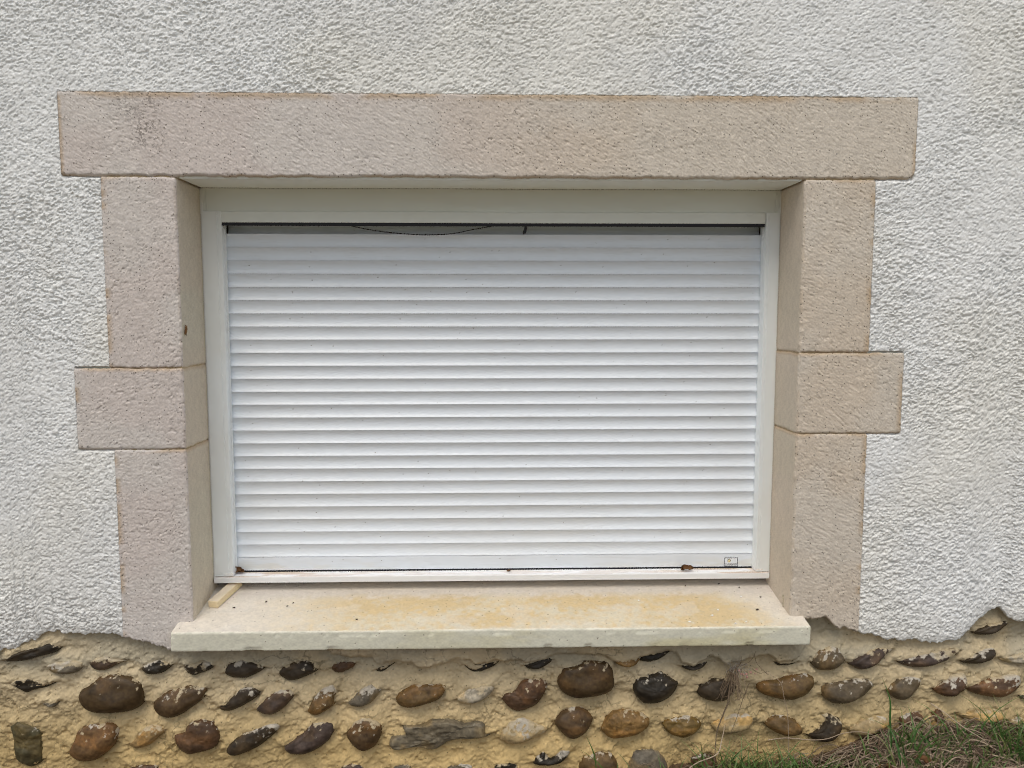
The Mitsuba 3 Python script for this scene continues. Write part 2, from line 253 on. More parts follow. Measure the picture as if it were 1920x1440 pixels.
def f_render(p, n, uv):
    a = fbm(p.x * 3.1 + 5, p.z * 2.3, 0.0, 3)
    b = fbm(p.x * 17, p.z * 23, 3.0, 2)
    c = mix((0.76, 0.765, 0.76), (0.755, 0.748, 0.715), smoothstep(0.44, 0.70, a))
    c = mix(c, (0.70, 0.70, 0.69), smoothstep(0.55, 0.75, fbm(p.x * 2.3 + 31, p.z * 2.9, 4.0, 2)) * 0.5)
    g = noise(p.x * 300, p.z * 340, p.y * 300)
    return c * (0.86 + 0.14 * b + 0.14 * g)


def f_stucco(p, n, uv):
    a = fbm(p.x * 4.3, p.z * 5.1, 1.0, 3)
    b = fbm(p.x * 60, p.z * 60, p.y * 60, 2)
    west = smoothstep(0.5, -0.5, p.x)
    front = mix(mix((0.60, 0.54, 0.465), (0.60, 0.555, 0.52), west), mix((0.59, 0.51, 0.42), (0.59, 0.53, 0.495), west), smoothstep(0.38, 0.62, a))
    side = mix(mix((0.62, 0.54, 0.445), (0.585, 0.535, 0.435), west), (0.60, 0.53, 0.43), smoothstep(0.4, 0.6, a))
    c = mix(front, side, smoothstep(0.4, 0.6, uv.x))
    edge = smoothstep(0.35, 0.95, uv.y) * smoothstep(0.34, 0.6, fbm(p.x * 11, p.z * 30, 7.0, 2))
    c = mix(c, (0.44, 0.31, 0.18), edge * 0.6)
    d, _, r = voronoi(p.x * 125 + 11, p.z * 125)
    speck = smoothstep(0.26, 0.12, d) * smoothstep(0.90, 0.93, r + 0.22 * uv.y + 0.12 * (a - 0.5)) * smoothstep(0.5, 0.4, uv.x)
    mould = smoothstep(0.58, 0.80, fbm(p.x * 7 + 2, p.z * 9, 11.0, 3)) * smoothstep(1.88, 2.02, p.z) * (0.3 + 0.7 * smoothstep(-0.6, -0.7, p.x)) * smoothstep(0.56, 0.66, fbm(p.x * 230, p.z * 230, 1.0, 2))
    c = mix(c, (0.075, 0.06, 0.045), dr.maximum(speck * 0.75, mould * 0.55))
    g = noise(p.x * 330, p.z * 330, p.y * 330)
    return c * (0.80 + 0.14 * b + 0.26 * g)


def f_sill(p, n, uv):
    a = fbm(p.x * 6.2 + 3, p.y * 10, p.z * 10, 5)
    b = fbm(p.x * 75, p.y * 80, p.z * 80, 3)
    mid = smoothstep(-0.70, -0.30, p.x) * smoothstep(0.86, 0.68, p.x + (p.y + 0.05) * 0.6)
    top = smoothstep(0.5, 0.85, dr.abs(n.z))
    base = mix((0.645, 0.585, 0.50), (0.62, 0.555, 0.425), mid)
    och = mid * smoothstep(0.22, 0.68, a + 0.65 * (b - 0.5) + 0.9 * (p.y - 0.02))
    t = mix(base, (0.56, 0.425, 0.23), och * 0.92)
    t = mix(t, (0.66, 0.63, 0.58), smoothstep(0.56, 0.7, fbm(p.x * 13 + 8, p.y * 20, 3.0, 4)) * 0.25)
    fr = mix((0.62, 0.605, 0.50), (0.57, 0.53, 0.36), smoothstep(0.42, 0.68, fbm(p.x * 6, p.z * 25, 2.0, 3)) * smoothstep(-0.8, 0.6, p.x))
    dust = smoothstep(0.095, 0.14, p.y + 0.05 * (b - 0.5))
    t = mix(t, (0.57, 0.525, 0.475), dust * 0.8)
    c = mix(fr, t, top)
    worn = smoothstep(0.0035, 0.001, dr.abs(p.y + 0.0485)) * smoothstep(0.716, 0.720, p.z) * smoothstep(0.3, 0.6, b)
    c = mix(c, (0.72, 0.68, 0.58), worn * 0.7)
    d, _, r = voronoi(p.x * 40, p.y * 55 + p.z * 55)
    c = mix(c, (0.14, 0.10, 0.06), smoothstep(0.10, 0.05, d) * smoothstep(0.80, 0.84, r) * 0.7)
    g = fbm(p.x * 210, p.y * 260, p.z * 260, 2)
    return c * (0.78 + 0.2 * b + 0.24 * g)


def f_mortar(p, n, uv):
    a = fbm(p.x * 4.5, p.z * 5.5, 0.0, 3)
    b = fbm(p.x * 30, p.z * 34, 2.0, 3)
    low = smoothstep(0.62, 0.32, p.z)
    c = mix((0.50, 0.41, 0.265), (0.50, 0.37, 0.18), low)
    c = mix(c, mix((0.57, 0.475, 0.32), (0.56, 0.41, 0.195), low), smoothstep(0.4, 0.65, a))
    c = mix(c, (0.40, 0.36, 0.27), smoothstep(0.56, 0.62, p.z) * smoothstep(0.35, 0.6, fbm(p.x * 8, p.z * 12, 5.0, 2)) * 0.8)
    g = fbm(p.x * 190, p.z * 190, 1.0, 2)
    d, _, r = voronoi(p.x * 70, p.z * 70 + 9)
    c = mix(c, (0.10, 0.075, 0.045), smoothstep(0.16, 0.06, d) * smoothstep(0.86, 0.9, r) * 0.75)
    crack = smoothstep(0.035, 0.012, dr.abs(fbm(p.x * 26 + 3, p.z * 30, 9.0, 4) - 0.5)) * smoothstep(0.55, 0.7, fbm(p.x * 9, p.z * 9, 6.0, 2))
    return c * (0.74 + 0.28 * b + 0.24 * g) * (1 - 0.35 * crack)


KINDS = {'black': (.024, .019, .013), 'dark': (.042, .030, .018), 'choc': (.060, .037, .016), 'brown': (.080, .048, .022), 'ochrebrown': (.115, .070, .027),
         'orange': (.120, .067, .028), 'red': (.082, .046, .025), 'redbrown': (.105, .060, .034), 'purple': (.064, .045, .036), 'grey': (.13, .11, .08),
         'greybrown': (.100, .074, .044), 'lime': (.33, .29, .22), 'ochre': (.26, .17, .075), 'paleochre': (.38, .28, .145), 'lichen': (.19, .110, .038),
         'lichenblack': (.14, .088, .026), 'slab': (.15, .125, .085), 'olive': (.075, .064, .032)}
KIND_NAMES = list(KINDS)
KIND_TABLE = mi.Float([c for k in KIND_NAMES for c in KINDS[k]])


def f_stone(p, n, uv):
    i = mi.UInt32(dr.floor(uv.x + 0.5)) * 3
    base = mi.Color3f(dr.gather(mi.Float, KIND_TABLE, i), dr.gather(mi.Float, KIND_TABLE, i + 1), dr.gather(mi.Float, KIND_TABLE, i + 2))
    a = fbm(p.x * 40, p.z * 55, p.y * 40, 3)
    b = fbm(p.x * 160, p.z * 160, p.y * 160, 2)
    base = base * (0.45 + 1.1 * a) * (0.75 + 0.5 * b)
    base = mix(base, base * mi.Color3f(1.5, 1.25, 0.8) + 0.01, smoothstep(0.5, 0.7, fbm(p.x * 22 + 4, p.z * 30, 1.0, 2)) * 0.7)
    m = fbm((p.x - 0.7 * p.z) * 85 + 9, (p.z + 0.5 * p.x) * 75, p.y * 60, 4)
    cover = smoothstep(-0.05, 0.08, uv.y - m + 0.22 * (b - 0.5))
    lime = mix((0.46, 0.38, 0.25), (0.45, 0.41, 0.34), smoothstep(0.4, 0.6, fbm(p.x * 25, p.z * 25, 8.0, 2)))
    thin = smoothstep(-0.10, 0.08, uv.y - m) * smoothstep(0.35, 0.7, b)
    c = mix(mix(base, lime, thin * 0.5), lime, cover * 0.9)
    return c * (0.8 + 0.4 * b)


def f_lacquer(p, n, uv):
    d, _, r = voronoi(p.x * 16 + 3, p.z * 27)
    speck = smoothstep(0.045, 0.02, d) * smoothstep(0.70, 0.95, r)
    film = smoothstep(0.45, 0.75, fbm(p.x * 2.1, p.z * 9, 0.0, 3)) * smoothstep(1.25, 0.82, p.z) * 0.45
    low = smoothstep(0.86, 0.80, p.z) * smoothstep(0.35, 0.75, fbm(p.x * 14, p.z * 60, 4.0, 3)) * smoothstep(-0.2, 0.72, dr.abs(p.x))
    c = mix((0.70, 0.74, 0.79), (0.66, 0.645, 0.60), dr.maximum(film * 0.5, low * 0.9))
    fine = smoothstep(0.62, 0.80, fbm(p.x * 18, p.z * 240, 6.0, 3)) * 0.10
    c = mix(c, (0.45, 0.42, 0.36), fine)
    return mix(c, (0.16, 0.12, 0.09), speck * 0.7)


def f_ledge(p, n, uv):
    d = smoothstep(0.40, 0.62, fbm(p.x * 13, p.y * 60, 2.0, 4)) * smoothstep(0.4, 0.9, n.z)
    ends = 0.35 + 0.65 * smoothstep(0.35, 0.74, dr.abs(p.x))
    c = mix((0.74, 0.745, 0.75), (0.52, 0.40, 0.29), d * ends * 0.9)
    return c


def f_wood(p, n, uv):
    g = noise(p.x * 260 + p.y * 50, p.z * 420, p.y * 9)
    top = smoothstep(0.6, 0.9, n.z)
    return mix(mix((0.80, 0.68, 0.46), (0.70, 0.55, 0.32), g * 0.8), (0.66, 0.58, 0.48), top * 0.75)


def f_soil(p, n, uv):
    a = fbm(p.x * 9, p.y * 9, 0.0, 3)
    c = mix((0.075, 0.05, 0.032), (0.17, 0.115, 0.07), a)
    return mix(c, mix((0.20, 0.19, 0.13), (0.27, 0.25, 0.19), a), smoothstep(2.2, 3.4, -p.y)) * (0.7 + 0.6 * noise(p.x * 110, p.y * 110, 2.0))


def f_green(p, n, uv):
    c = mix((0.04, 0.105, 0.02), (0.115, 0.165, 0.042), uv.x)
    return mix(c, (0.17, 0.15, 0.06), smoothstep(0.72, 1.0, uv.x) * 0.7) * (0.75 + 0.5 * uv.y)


def f_straw(p, n, uv):
    return mix((0.14, 0.09, 0.06), (0.47, 0.37, 0.27), uv.x) * (0.85 + 0.3 * noise(p.x * 90, p.y * 90, p.z * 90))


def f_leaf(p, n, uv):
    return mix((0.11, 0.055, 0.025), (0.24, 0.13, 0.065), fbm(p.x * 120, p.z * 120, p.y * 120, 2))


scene['mat_render'] = diffuse(f_render)
scene['mat_stucco'] = diffuse(f_stucco)
scene['mat_joint'] = diffuse(lambda p, n, uv: mix((0.50, 0.39, 0.24), (0.36, 0.27, 0.17), fbm(p.x * 40, p.y * 40, p.z * 40, 2)))
scene['mat_sill'] = soft(f_sill, 0.7, 0.25)
scene['mat_mortar'] = diffuse(f_mortar)
scene['mat_stone'] = soft(f_stone, 0.55, 0.3)
scene['mat_lacquer'] = soft(f_lacquer, 0.38, 0.5)
scene['mat_frame'] = soft(lambda p, n, uv: mix((0.755, 0.79, 0.80), (0.73, 0.75, 0.74), smoothstep(0.45, 0.75, fbm(p.x * 4, p.z * 6, 1.0, 3))), 0.38, 0.5)
scene['mat_ledge'] = soft(f_ledge, 0.4, 0.5)
scene['mat_coffer'] = soft(lambda p, n, uv: mix((0.71, 0.73, 0.69), (0.68, 0.69, 0.63), fbm(p.x * 5, p.z * 20, 1.0, 2) * 0.6), 0.4, 0.5)
scene['mat_wood'] = soft(f_wood, 0.75, 0.2)
scene['mat_soil'] = diffuse(f_soil)
scene['mat_green'] = {'type': 'twosided', 'bsdf': {'type': 'principled', 'base_color': proc(f_green), 'roughness': 0.5, 'specular': 0.4}}
scene['mat_straw'] = diffuse(f_straw)
scene['mat_leaf'] = diffuse(f_leaf)
for nm, c, ro in (('black_rubber', (.012, .012, .016), 0.5), ('dark_dirt', (.035, .025, .018), 0.8), ('white_chip', (.75, .75, .73), 0.6), ('sticker_white', (.72, .74, .76), 0.4),
                  ('ink_grey', (.12, .13, .15), 0.5), ('ink_black', (.035, .033, .03), 0.5), ('ink_yellow', (.62, .40, .07), 0.5), ('ink_cream', (.80, .70, .42), 0.5),
                  ('web', (.30, .28, .25), 0.9), ('root', (.16, .115, .075), 0.9), ('pink', (.42, .22, .19), 0.8), ('sealant', (.72, .72, .70), 0.6), ('dark_wall', (.16, .13, .10), 0.9)):
    scene['mat_' + nm] = {'type': 'twosided', 'bsdf': {'type': 'principled', 'base_color': {'type': 'rgb', 'value': list(c)}, 'roughness': ro, 'specular': 0.3}}

# ---------------------------------------------------------------- the wall
wall = thing('house_wall', 'rough white rendered house wall with beige window surround above an exposed cobble base', 'wall')

REV_L, REV_R, BACK = -0.798, 0.804, 0.19
LX0, LX1, LZ0, LZ1 = -1.0812, 1.0905, 1.8930, 2.0985
FRAME = 0.155
XS_FINE = np.arange(-1.42, 1.58, 0.0021)
EDGE = np.array([(-1.75, .640), (-1.5, .628)] + EDGE_LEFT + [(-0.83, .655), (-0.5, .65), (0.5, .65), (0.82, .72)] + EDGE_RIGHT + [(1.62, .705), (1.75, .69)])
EDGE_XS = np.concatenate([[-7.0], EDGE[:, 0], [7.0]])
EDGE_ZS = np.concatenate([[0.66], EDGE[:, 1], [0.68]])


def bottom_edge(x, rough=1.0):
    """The ragged lower edge of the render over the cobble base."""
    z = np.interp(x, EDGE_XS, EDGE_ZS)
    return z + rough * (0.0040 * (vn(x * 33, x * 0 + 5, 43) - 0.5) * 2 + 0.0050 * (vn(x * 70, x * 0 + 3, 41) - 0.5) * 2 + 0.0025 * (vn(x * 210, x * 0 + 9, 42) - 0.5) * 2)


def flakes(u, v, su, sv, seed, soft=0.42):
    """Flat-topped grains of random height with crevices between them; su, sv: their size in metres."""
    a, b = (u / su).astype(np.float64), (v / sv).astype(np.float64)
    r = np.random.default_rng(seed)
    i0, j0 = math.floor(a.min()) - 2, math.floor(b.min()) - 2
    n, m = int(a.max() - i0) + 3, int(b.max() - j0) + 3
    gi, gj = np.meshgrid(np.arange(n), np.arange(m), indexing='ij')
    pts = np.stack([gi + i0 + r.random((n, m)), gj + j0 + r.random((n, m))], -1).reshape(-1, 2)
    hgt = r.random(n * m).astype(np.float32)
    tilt = (r.random((n * m, 2)) - 0.5).astype(np.float32)
    d, k = cKDTree(pts, balanced_tree=False, compact_nodes=False).query(np.stack([a.ravel(), b.ravel()], 1), k=2, workers=-1)
    off = np.stack([a.ravel(), b.ravel()], 1) - pts[k[:, 0]]
    h = hgt[k[:, 0]] + 0.7 * (tilt[k[:, 0]] * off).sum(1)
    gap = sst(0.0, soft, d[:, 1] - d[:, 0])
    return (h * (0.35 + 0.65 * gap) + 0.25 * gap - 0.12 * d[:, 0] ** 2).reshape(u.shape)


def roughcast(x, z):
    """Outward relief of the rough-thrown render: torn grains, pits and a little grit, worked in shifting directions."""
    wx = 0.022 * (vfbm(x * 7, z * 7, 1, 2) - 0.5) * 2
    wz = 0.022 * (vfbm(x * 7 + 40, z * 7, 3, 2) - 0.5) * 2
    u, v = x + wz * 0.9, z + wx * 0.7
    core = (np.abs(x) < 1.65) & (z < 2.45)
    F = np.full(x.shape, 0.6)
    F[core] = flakes(u[core] + 0.004 * (vn(x[core] * 150, z[core] * 150, 8) - 0.5), v[core] + 0.004 * (vn(x[core] * 150, z[core] * 170, 9) - 0.5), 0.0098, 0.0076, 51)
    a = vfbm(u * 88, v * 112, 10, 2)
    c = vn(u * 260, v * 320, 14)
    pit = sst(0.61, 0.71, vfbm(u * 165 + 50, v * 240, 19, 2))
    patch = 0.62 + 0.62 * sst(0.3, 0.7, vfbm(x * 3.6, z * 4.4, 16, 2))
    grain = np.random.default_rng(7).random(x.shape).astype(np.float32) - 0.5
    return patch * (0.0024 * (F - 0.6) + 0.0011 * (sst(0.38, 0.62, a) - 0.5) - 0.0032 * pit + 0.0008 * (c - 0.5)) + 0.0006 * grain + 0.0016 * (vfbm(x * 2.2, z * 2.2, 18, 2) - 0.5)


def stucco(x, z, seed=0):
    """Outward relief of the finer floated stucco: sandy grain, trowel drags and small pits."""
    wx = 0.05 * (vfbm(x * 6 + seed, z * 6, 21, 2) - 0.5) * 2
    wz = 0.05 * (vfbm(x * 6, z * 6 + seed, 23, 2) - 0.5) * 2
    u, v = np.asarray(x + wz, float), np.asarray(z + wx, float)
    F = flakes(u, v, 0.0068, 0.0052, 60 + int(seed), 0.5)
    a = vfbm(u * 70 + seed, v * 120, 24, 2)
    pit = sst(0.80, 0.90, vn(x * 165 + 3, z * 165 + seed, 28)) * sst(0.45, 0.65, vfbm(x * 9, z * 9 + seed, 29, 2))
    drag = sst(0.66, 0.74, vfbm((u - 0.8 * v) * 75, (v + 0.8 * u) * 230 + seed, 31, 2))
    grain = np.random.default_rng(int(seed) + 3).random(np.shape(x)).astype(np.float32) - 0.5
    return 0.0011 * (F - 0.6) + 0.0005 * (a - 0.5) - 0.0018 * pit - 0.0008 * drag + 0.0006 * grain + 0.0014 * (vfbm(x * 5, z * 5, 30, 2) - 0.5)


BLOCKS = [  # outer x, reveal x, z low, z high (None: down to the ragged edge)
    (-0.986, REV_L, 1.4085, 1.8905), (-1.0755, REV_L, 1.1960, 1.4070), (-0.984, REV_L, None, 1.1945),
    (0.990, REV_R, 1.4455, 1.8905), (1.0850, REV_R, 1.2305, 1.4440), (0.995, REV_R, None, 1.2290)]


def make_render():
    xs = np.concatenate([np.arange(-6.5, -1.42, 0.035), XS_FINE, np.arange(1.58, 6.5, 0.035)])
    zb = bottom_edge(xs)
    s = np.linspace(0, 1, 815)
    top = 2.39
    Z = zb[:, None] + s[None] * (top - zb[:, None])
    Z = np.hstack([Z, np.broadcast_to(np.arange(2.42, 5.2, 0.04), (len(xs), len(np.arange(2.42, 5.2, 0.04))))])
    X = np.broadcast_to(xs[:, None], Z.shape)
    H = roughcast(X, Z)
    thin = 1 - np.exp(-(Z - zb[:, None]) / 0.016)
    H = H * (0.45 + 0.55 * thin) - 0.006 * (1 - thin)
    lips = [(LX0, LX1, LZ0), (-1.0755, -0.97, 1.196), (0.98, 1.085, 1.2305)]
    for a, b, z in lips:
        near = np.exp(-(((Z - z + 0.002 - 0.003 * (vn(X * 60, Z * 0, 33) - 0.5)) / 0.0030) ** 2)) * sst(a - 0.004, a + 0.006, X) * sst(b + 0.004, b - 0.006, X)
        H = H - 0.007 * near
    Y = -H
    e = 0.0012
    under = (X > LX0 + e) & (X < LX1 - e) & (Z > LZ0 - 0.001) & (Z < LZ1 - e)
    for xo, xr, z0, z1 in BLOCKS:
        lo, hi = sorted((xo - math.copysign(e, xo), xr))
        under |= (X > lo) & (X < hi) & (Z > (z0 if z0 else 0) - 0.001) & (Z < z1 + 0.004)
    Y = np.where(under, 0.012, Y)
    P = np.stack([X, Y, Z], -1)
    rim = []
    for k, (dy, dz) in enumerate([(0.060, 0.010), (0.026, 0.008), (0.014, 0.002), (0.006, -0.0015)]):
        q = P[:, :1].copy()
        q[:, 0, 1] += dy
        q[:, 0, 2] += dz + 0.003 * (vn(xs * 160, xs * 0 + k, 44) - 0.5)
        rim.append(q)
    P = np.concatenate(rim + [P], 1)
    cx, cz = (P[:-1, :-1, 0] + P[1:, 1:, 0]) / 2, (P[:-1, :-1, 2] + P[1:, 1:, 2]) / 2
    cut = (cx > REV_L - 0.02) & (cx < REV_R + 0.02) & (cz < LZ0 + 0.02)
    cut |= (cx > LX0 + 0.014) & (cx < LX1 - 0.026) & (cz > LZ0 + 0.024) & (cz < LZ1 - 0.012)
    for xo, xr, z0, z1 in BLOCKS:
        lo, hi = sorted((xo - math.copysign(0.012, xo), xr))
        cut |= (cx > lo) & (cx < hi) & (cz > (z0 if z0 else 0) + 0.006) & (cz < z1 + 0.001)
    return grid_mesh(P, ~cut)


obj('rough_render', make_render(), 'mat_render', wall, smooth=True, label='coarse white roughcast render with a ragged lower edge')


def make_block(xo, xr, z0, z1, seed):
    sg = 1 if xr > xo else -1                       # from the outer edge towards the opening
    w = abs(xr - xo)
    path, nrm, flag, edge = [], [], [], []

    def add(d, y, nd, ny, fl, ed):
        path.append((xo + sg * d, y)); nrm.append((sg * nd, ny)); flag.append(fl); edge.append(ed)
    r1, r2 = 0.0025, 0.006
    F = -0.0012
    add(0.0, 0.010, -1, 0, 0, 1)
    for t in np.linspace(0, np.pi / 2, 4):
        add(r1 - r1 * math.cos(t), F + r1 - r1 * math.sin(t), -math.cos(t), -math.sin(t), 0, 1)
    for d in np.arange(0.005, w - r2, 0.0024):
        add(d, F, 0, -1, 0, max(0, 1 - d / 0.03, 0.6 - (w - d) / 0.03))
    for t in np.linspace(0, np.pi / 2, 5):
        add(w - r2 + r2 * math.sin(t), F + r2 - r2 * math.cos(t), math.sin(t), -math.cos(t), 0.3 * t, 0.55)
    for y in np.arange(F + r2 + 0.003, BACK, 0.004):
        add(w, y, 1, 0, 1, 0)
    path, nrm, flag, edge = map(np.array, (path, nrm, flag, edge))
    x = path[:, 0]
    arc = np.concatenate([[0], np.cumsum(np.linalg.norm(np.diff(path, axis=0), axis=1))])
    lo = np.full(len(x), z0) if z0 else np.where(flag > 0.5, 0.69, bottom_edge(x))
    wob = lambda zc, sd: 0.0014 * (vn(arc * 130, arc * 0 + zc, sd) - 0.5) * 2 + 0.0012 * (vn(arc * 35, arc * 0 + zc, sd + 1) - 0.5) * 2
    lo = lo + (wob(3.3 + seed, 50) if z0 else 0)
    hi = z1 + wob(7.7 + seed, 52)
    nz = int((z1 - lo.min()) / 0.0024)
    s = np.linspace(0, 1, nz)
    Z = lo[:, None] + s[None] * (hi - lo)[:, None]
    A = np.broadcast_to(arc[:, None], Z.shape)
    side = flag[:, None] > 0.6
    H = np.where(side, 0.25 * stucco(A + 5 + seed, Z, seed), stucco(np.broadcast_to(x[:, None], Z.shape), Z, seed))
    corner = np.exp(-((arc - arc[np.argmax(flag > 0.01)]) / 0.010) ** 2)[:, None]
    H = H - corner * 0.0022 * sst(0.50, 0.85, vfbm(Z * 37, Z * 0 + seed, 55, 3))
    dz = np.minimum(Z - lo[:, None], hi[:, None] - Z)
    H = H - 0.0035 * np.exp(-dz / 0.0022)
    ztop = np.clip(1 - (hi[:, None] - Z) / 0.02, 0, 1)
    zbot = np.clip(1 - (Z - lo[:, None]) / 0.012, 0, 1) * 0.7
    uv = np.stack([np.broadcast_to(flag[:, None], Z.shape), np.clip(np.maximum(np.maximum(edge[:, None], ztop), zbot), 0, 1)], -1)
    wobx = np.clip(1 - arc / 0.02, 0, 1)[:, None] * (0.0016 * (vn(Z * 110, Z * 0 + seed, 57) - 0.5) * 2 + 0.0012 * (vn(Z * 30, Z * 0 + seed, 58) - 0.5) * 2)
    P = np.stack([x[:, None] + wobx + nrm[:, :1] * H, path[:, 1][:, None] + nrm[:, 1:] * H, Z], -1)

    def curl(col, dz):
        q, u = P[:, col:col + 1].copy(), uv[:, col:col + 1].copy()
        q[..., 0] -= nrm[:, :1] * 0.010
        q[..., 1] -= nrm[:, 1:] * 0.014
        q[..., 2] += dz
        return q, u
    a, ua = curl(0, 0.0008)
    b, ub = curl(-1, -0.0008)
    P, uv = np.concatenate([a, P, b], 1), np.concatenate([ua, uv, ub], 1)
    return grid_mesh(P, uv=uv, flip=sg < 0)


for k, (xo, xr, z0, z1) in enumerate(BLOCKS):
    m, uv = make_block(xo, xr, z0, z1, 3.0 * k)
    obj('quoin_block', m, 'mat_stucco', wall, smooth=True, uv=uv)


def make_lintel():
    xs = np.arange(LX0, LX1 + 0.001, 0.0024)
    rad = 0.018
    path = [(0.010, 1.0, 0.0, 0, 1)] + [(0.0005 - 0.0017 * math.sin(t), 1.0, 0.0025 * (math.cos(t) - 1), 0, 1) for t in np.linspace(0.2, np.pi / 2, 3)]
    n = int((LZ1 - LZ0) / 0.0024)
    path += [(-0.0012, s, -0.003 * s + 0.003 * (1 - s), 0, max(0, 1 - (1 - s) * 0.2055 / 0.03, (1 - s * 0.2055 / 0.01) * 0.6)) for s in np.linspace(0.99, 0.01, n)]
    path += [(0.002, 0.0, 0.0012, 0, .8), (0.006, 0, 0, .5, .7), (0.02, 0, 0, 1, 0), (0.05, 0, 0.001, 1, 0)]
    path = np.array(path)
    d = np.clip(xs - (LX1 - rad), 0, rad)
    lo = LZ0 + rad - np.sqrt(np.maximum(rad ** 2 - d ** 2, 0)) + 0.0016 * (vn(xs * 120, xs * 0, 61) - 0.5) * 2 + 0.0014 * (vn(xs * 30, xs * 0, 62) - 0.5) * 2
    hi = LZ1 + 0.0016 * (vn(xs * 90, xs * 0 + 5, 63) - 0.5) * 2
    Z = lo[:, None] + path[None, :, 1] * (hi - lo)[:, None] + path[None, :, 2]
    X = np.broadcast_to(xs[:, None], Z.shape)
    H = stucco(X + 2.2, Z, 31.0) * (path[None, :, 0] < 0)
    dz = np.minimum(Z - lo[:, None], hi[:, None] - Z)
    H = H - 0.002 * np.exp(-np.maximum(dz, 0) / 0.002) * (path[None, :, 0] < 0)
    Y = path[None, :, 0] - H
    P = np.stack([X, Y, Z], -1)
    ex = np.clip(np.maximum(1 - (xs - LX0) / 0.02, 1 - (LX1 - xs) / 0.02), 0, 1)
    uv = np.stack([np.broadcast_to(path[None, :, 3], Z.shape), np.maximum(np.broadcast_to(path[None, :, 4], Z.shape), ex[:, None])], -1)
    a, b = P[:1].copy(), P[-1:].copy()
    a[..., 1] += 0.012
    b[..., 1] += 0.012
    P = np.concatenate([a, P, b])
    uv = np.concatenate([uv[:1], uv, uv[-1:]])
    return grid_mesh(P, uv=uv, flip=True)


for z, xo, xr in ((1.8918, -0.986, REV_L), (1.4078, -0.986, REV_L), (1.1952, -0.984, REV_L), (1.8918, 0.990, REV_R), (1.4448, 0.990, REV_R), (1.2298, 0.995, REV_R)):
    sg = 1 if xr > xo else -1
    a, b = sorted((xo + sg * 0.003, xr - sg * 0.0045))
    c, d = sorted((xr - sg * 0.0030, xr - sg * 0.012))
    obj('joint', join([box(a, b, 0.0042, 0.012, z - 0.005, z + 0.005), box(c, d, 0.0125, 0.186, z - 0.005, z + 0.005)]), 'mat_joint', wall)

m, uv = make_lintel()
obj('lintel', m, 'mat_stucco', wall, smooth=True, uv=uv, label='long beige stucco lintel above the shutter')

# the window sill: one cast slab with a sloping top, its horns lapping over the wall face
SILL0, SILL1 = -0.8385, 0.8425


def make_sill():
    prof = [(0.05, 0.6705), (-0.048, 0.6705), (-0.050, 0.6725), (-0.0505, 0.7190), (-0.0485, 0.7222)]
    dense = []
    for (a, b), (c, d) in zip(prof[:-1], prof[1:]):
        k = max(1, int(math.hypot(c - a, d - b) / 0.004))
        dense += [(a + (c - a) * t / k, b + (d - b) * t / k) for t in range(k)]
    ys = np.arange(-0.0485, 0.30, 0.004)
    dense += [(y, 0.7222 + (y + 0.0485) * 0.1667) for y in ys]
    dense = np.array(dense)
    xs = np.concatenate([[SILL0, SILL0 + 0.0006, SILL0 + 0.002], np.arange(SILL0 + 0.006, SILL1 - 0.005, 0.0045), [SILL1 - 0.004, SILL1 - 0.0012, SILL1]])
    e = np.minimum(xs - SILL0, SILL1 - xs)
    shrink = np.where(e < 0.004, 0.004 - np.sqrt(np.maximum(0.004 ** 2 - (0.004 - e) ** 2, 0)), 0)
    X = np.broadcast_to(xs[:, None], (len(xs), len(dense)))
    c = np.array([0.02, 0.70])
    YZ = np.broadcast_to(dense[None], (len(xs), len(dense), 2)).copy()
    nd = np.gradient(dense, axis=0)
    nd = np.stack([nd[:, 1], -nd[:, 0]], 1)
    nd /= np.linalg.norm(nd, axis=1, keepdims=True)
    nd *= np.sign(((dense - c) * nd).sum(1, keepdims=True))
    s = np.arange(len(dense)) * 0.004
    H = 0.0016 * (vfbm(X * 9, s[None] * 12, 71, 3) - 0.5) + 0.0006 * (vn(X * 160, s[None] * 190, 74) - 0.5)
    front_edge = np.exp(-((dense[:, 0] + 0.049) / 0.003) ** 2) * (dense[:, 1] > 0.71)
    chips = front_edge[None] * 0.0030 * sst(0.66, 0.85, vn(X * 55, X * 0, 75))
    low_edge = (np.abs(dense[:, 1] - 0.6715) < 0.006) * (dense[:, 0] < -0.03)
    chips = chips + low_edge[None] * 0.003 * sst(0.74, 0.9, vn(X * 28, X * 0 + 4, 76))
    H = H - chips - shrink[:, None]
    YZ = YZ + nd[None] * H[..., None]
    P = np.concatenate([X[..., None], YZ], -1)
    cap0, cap1 = P[:1].copy(), P[-1:].copy()
    cap0[..., 1:] = c + (cap0[..., 1:] - c) * 0.02
    cap1[..., 1:] = c + (cap1[..., 1:] - c) * 0.02
    return grid_mesh(np.concatenate([cap0, P, cap1]), flip=True)


obj('window_sill', make_sill(), 'mat_sill', wall, smooth=35, label='cream cast stone window sill with ochre stains')
obj('inner_masonry', join([box(-1.0, 1.0, 0.285, 0.32, 0.60, 2.0), box(-1.0, -0.80, 0.188, 0.284, 0.64, 1.95), box(0.806, 1.0, 0.188, 0.284, 0.64, 1.95), box(-0.999, 0.999, 0.05, 0.284, 1.9005, 1.96)]), 'mat_dark_wall', wall)


# the cobble base: mortar with river stones bedded in it
BASE_Y = 0.030


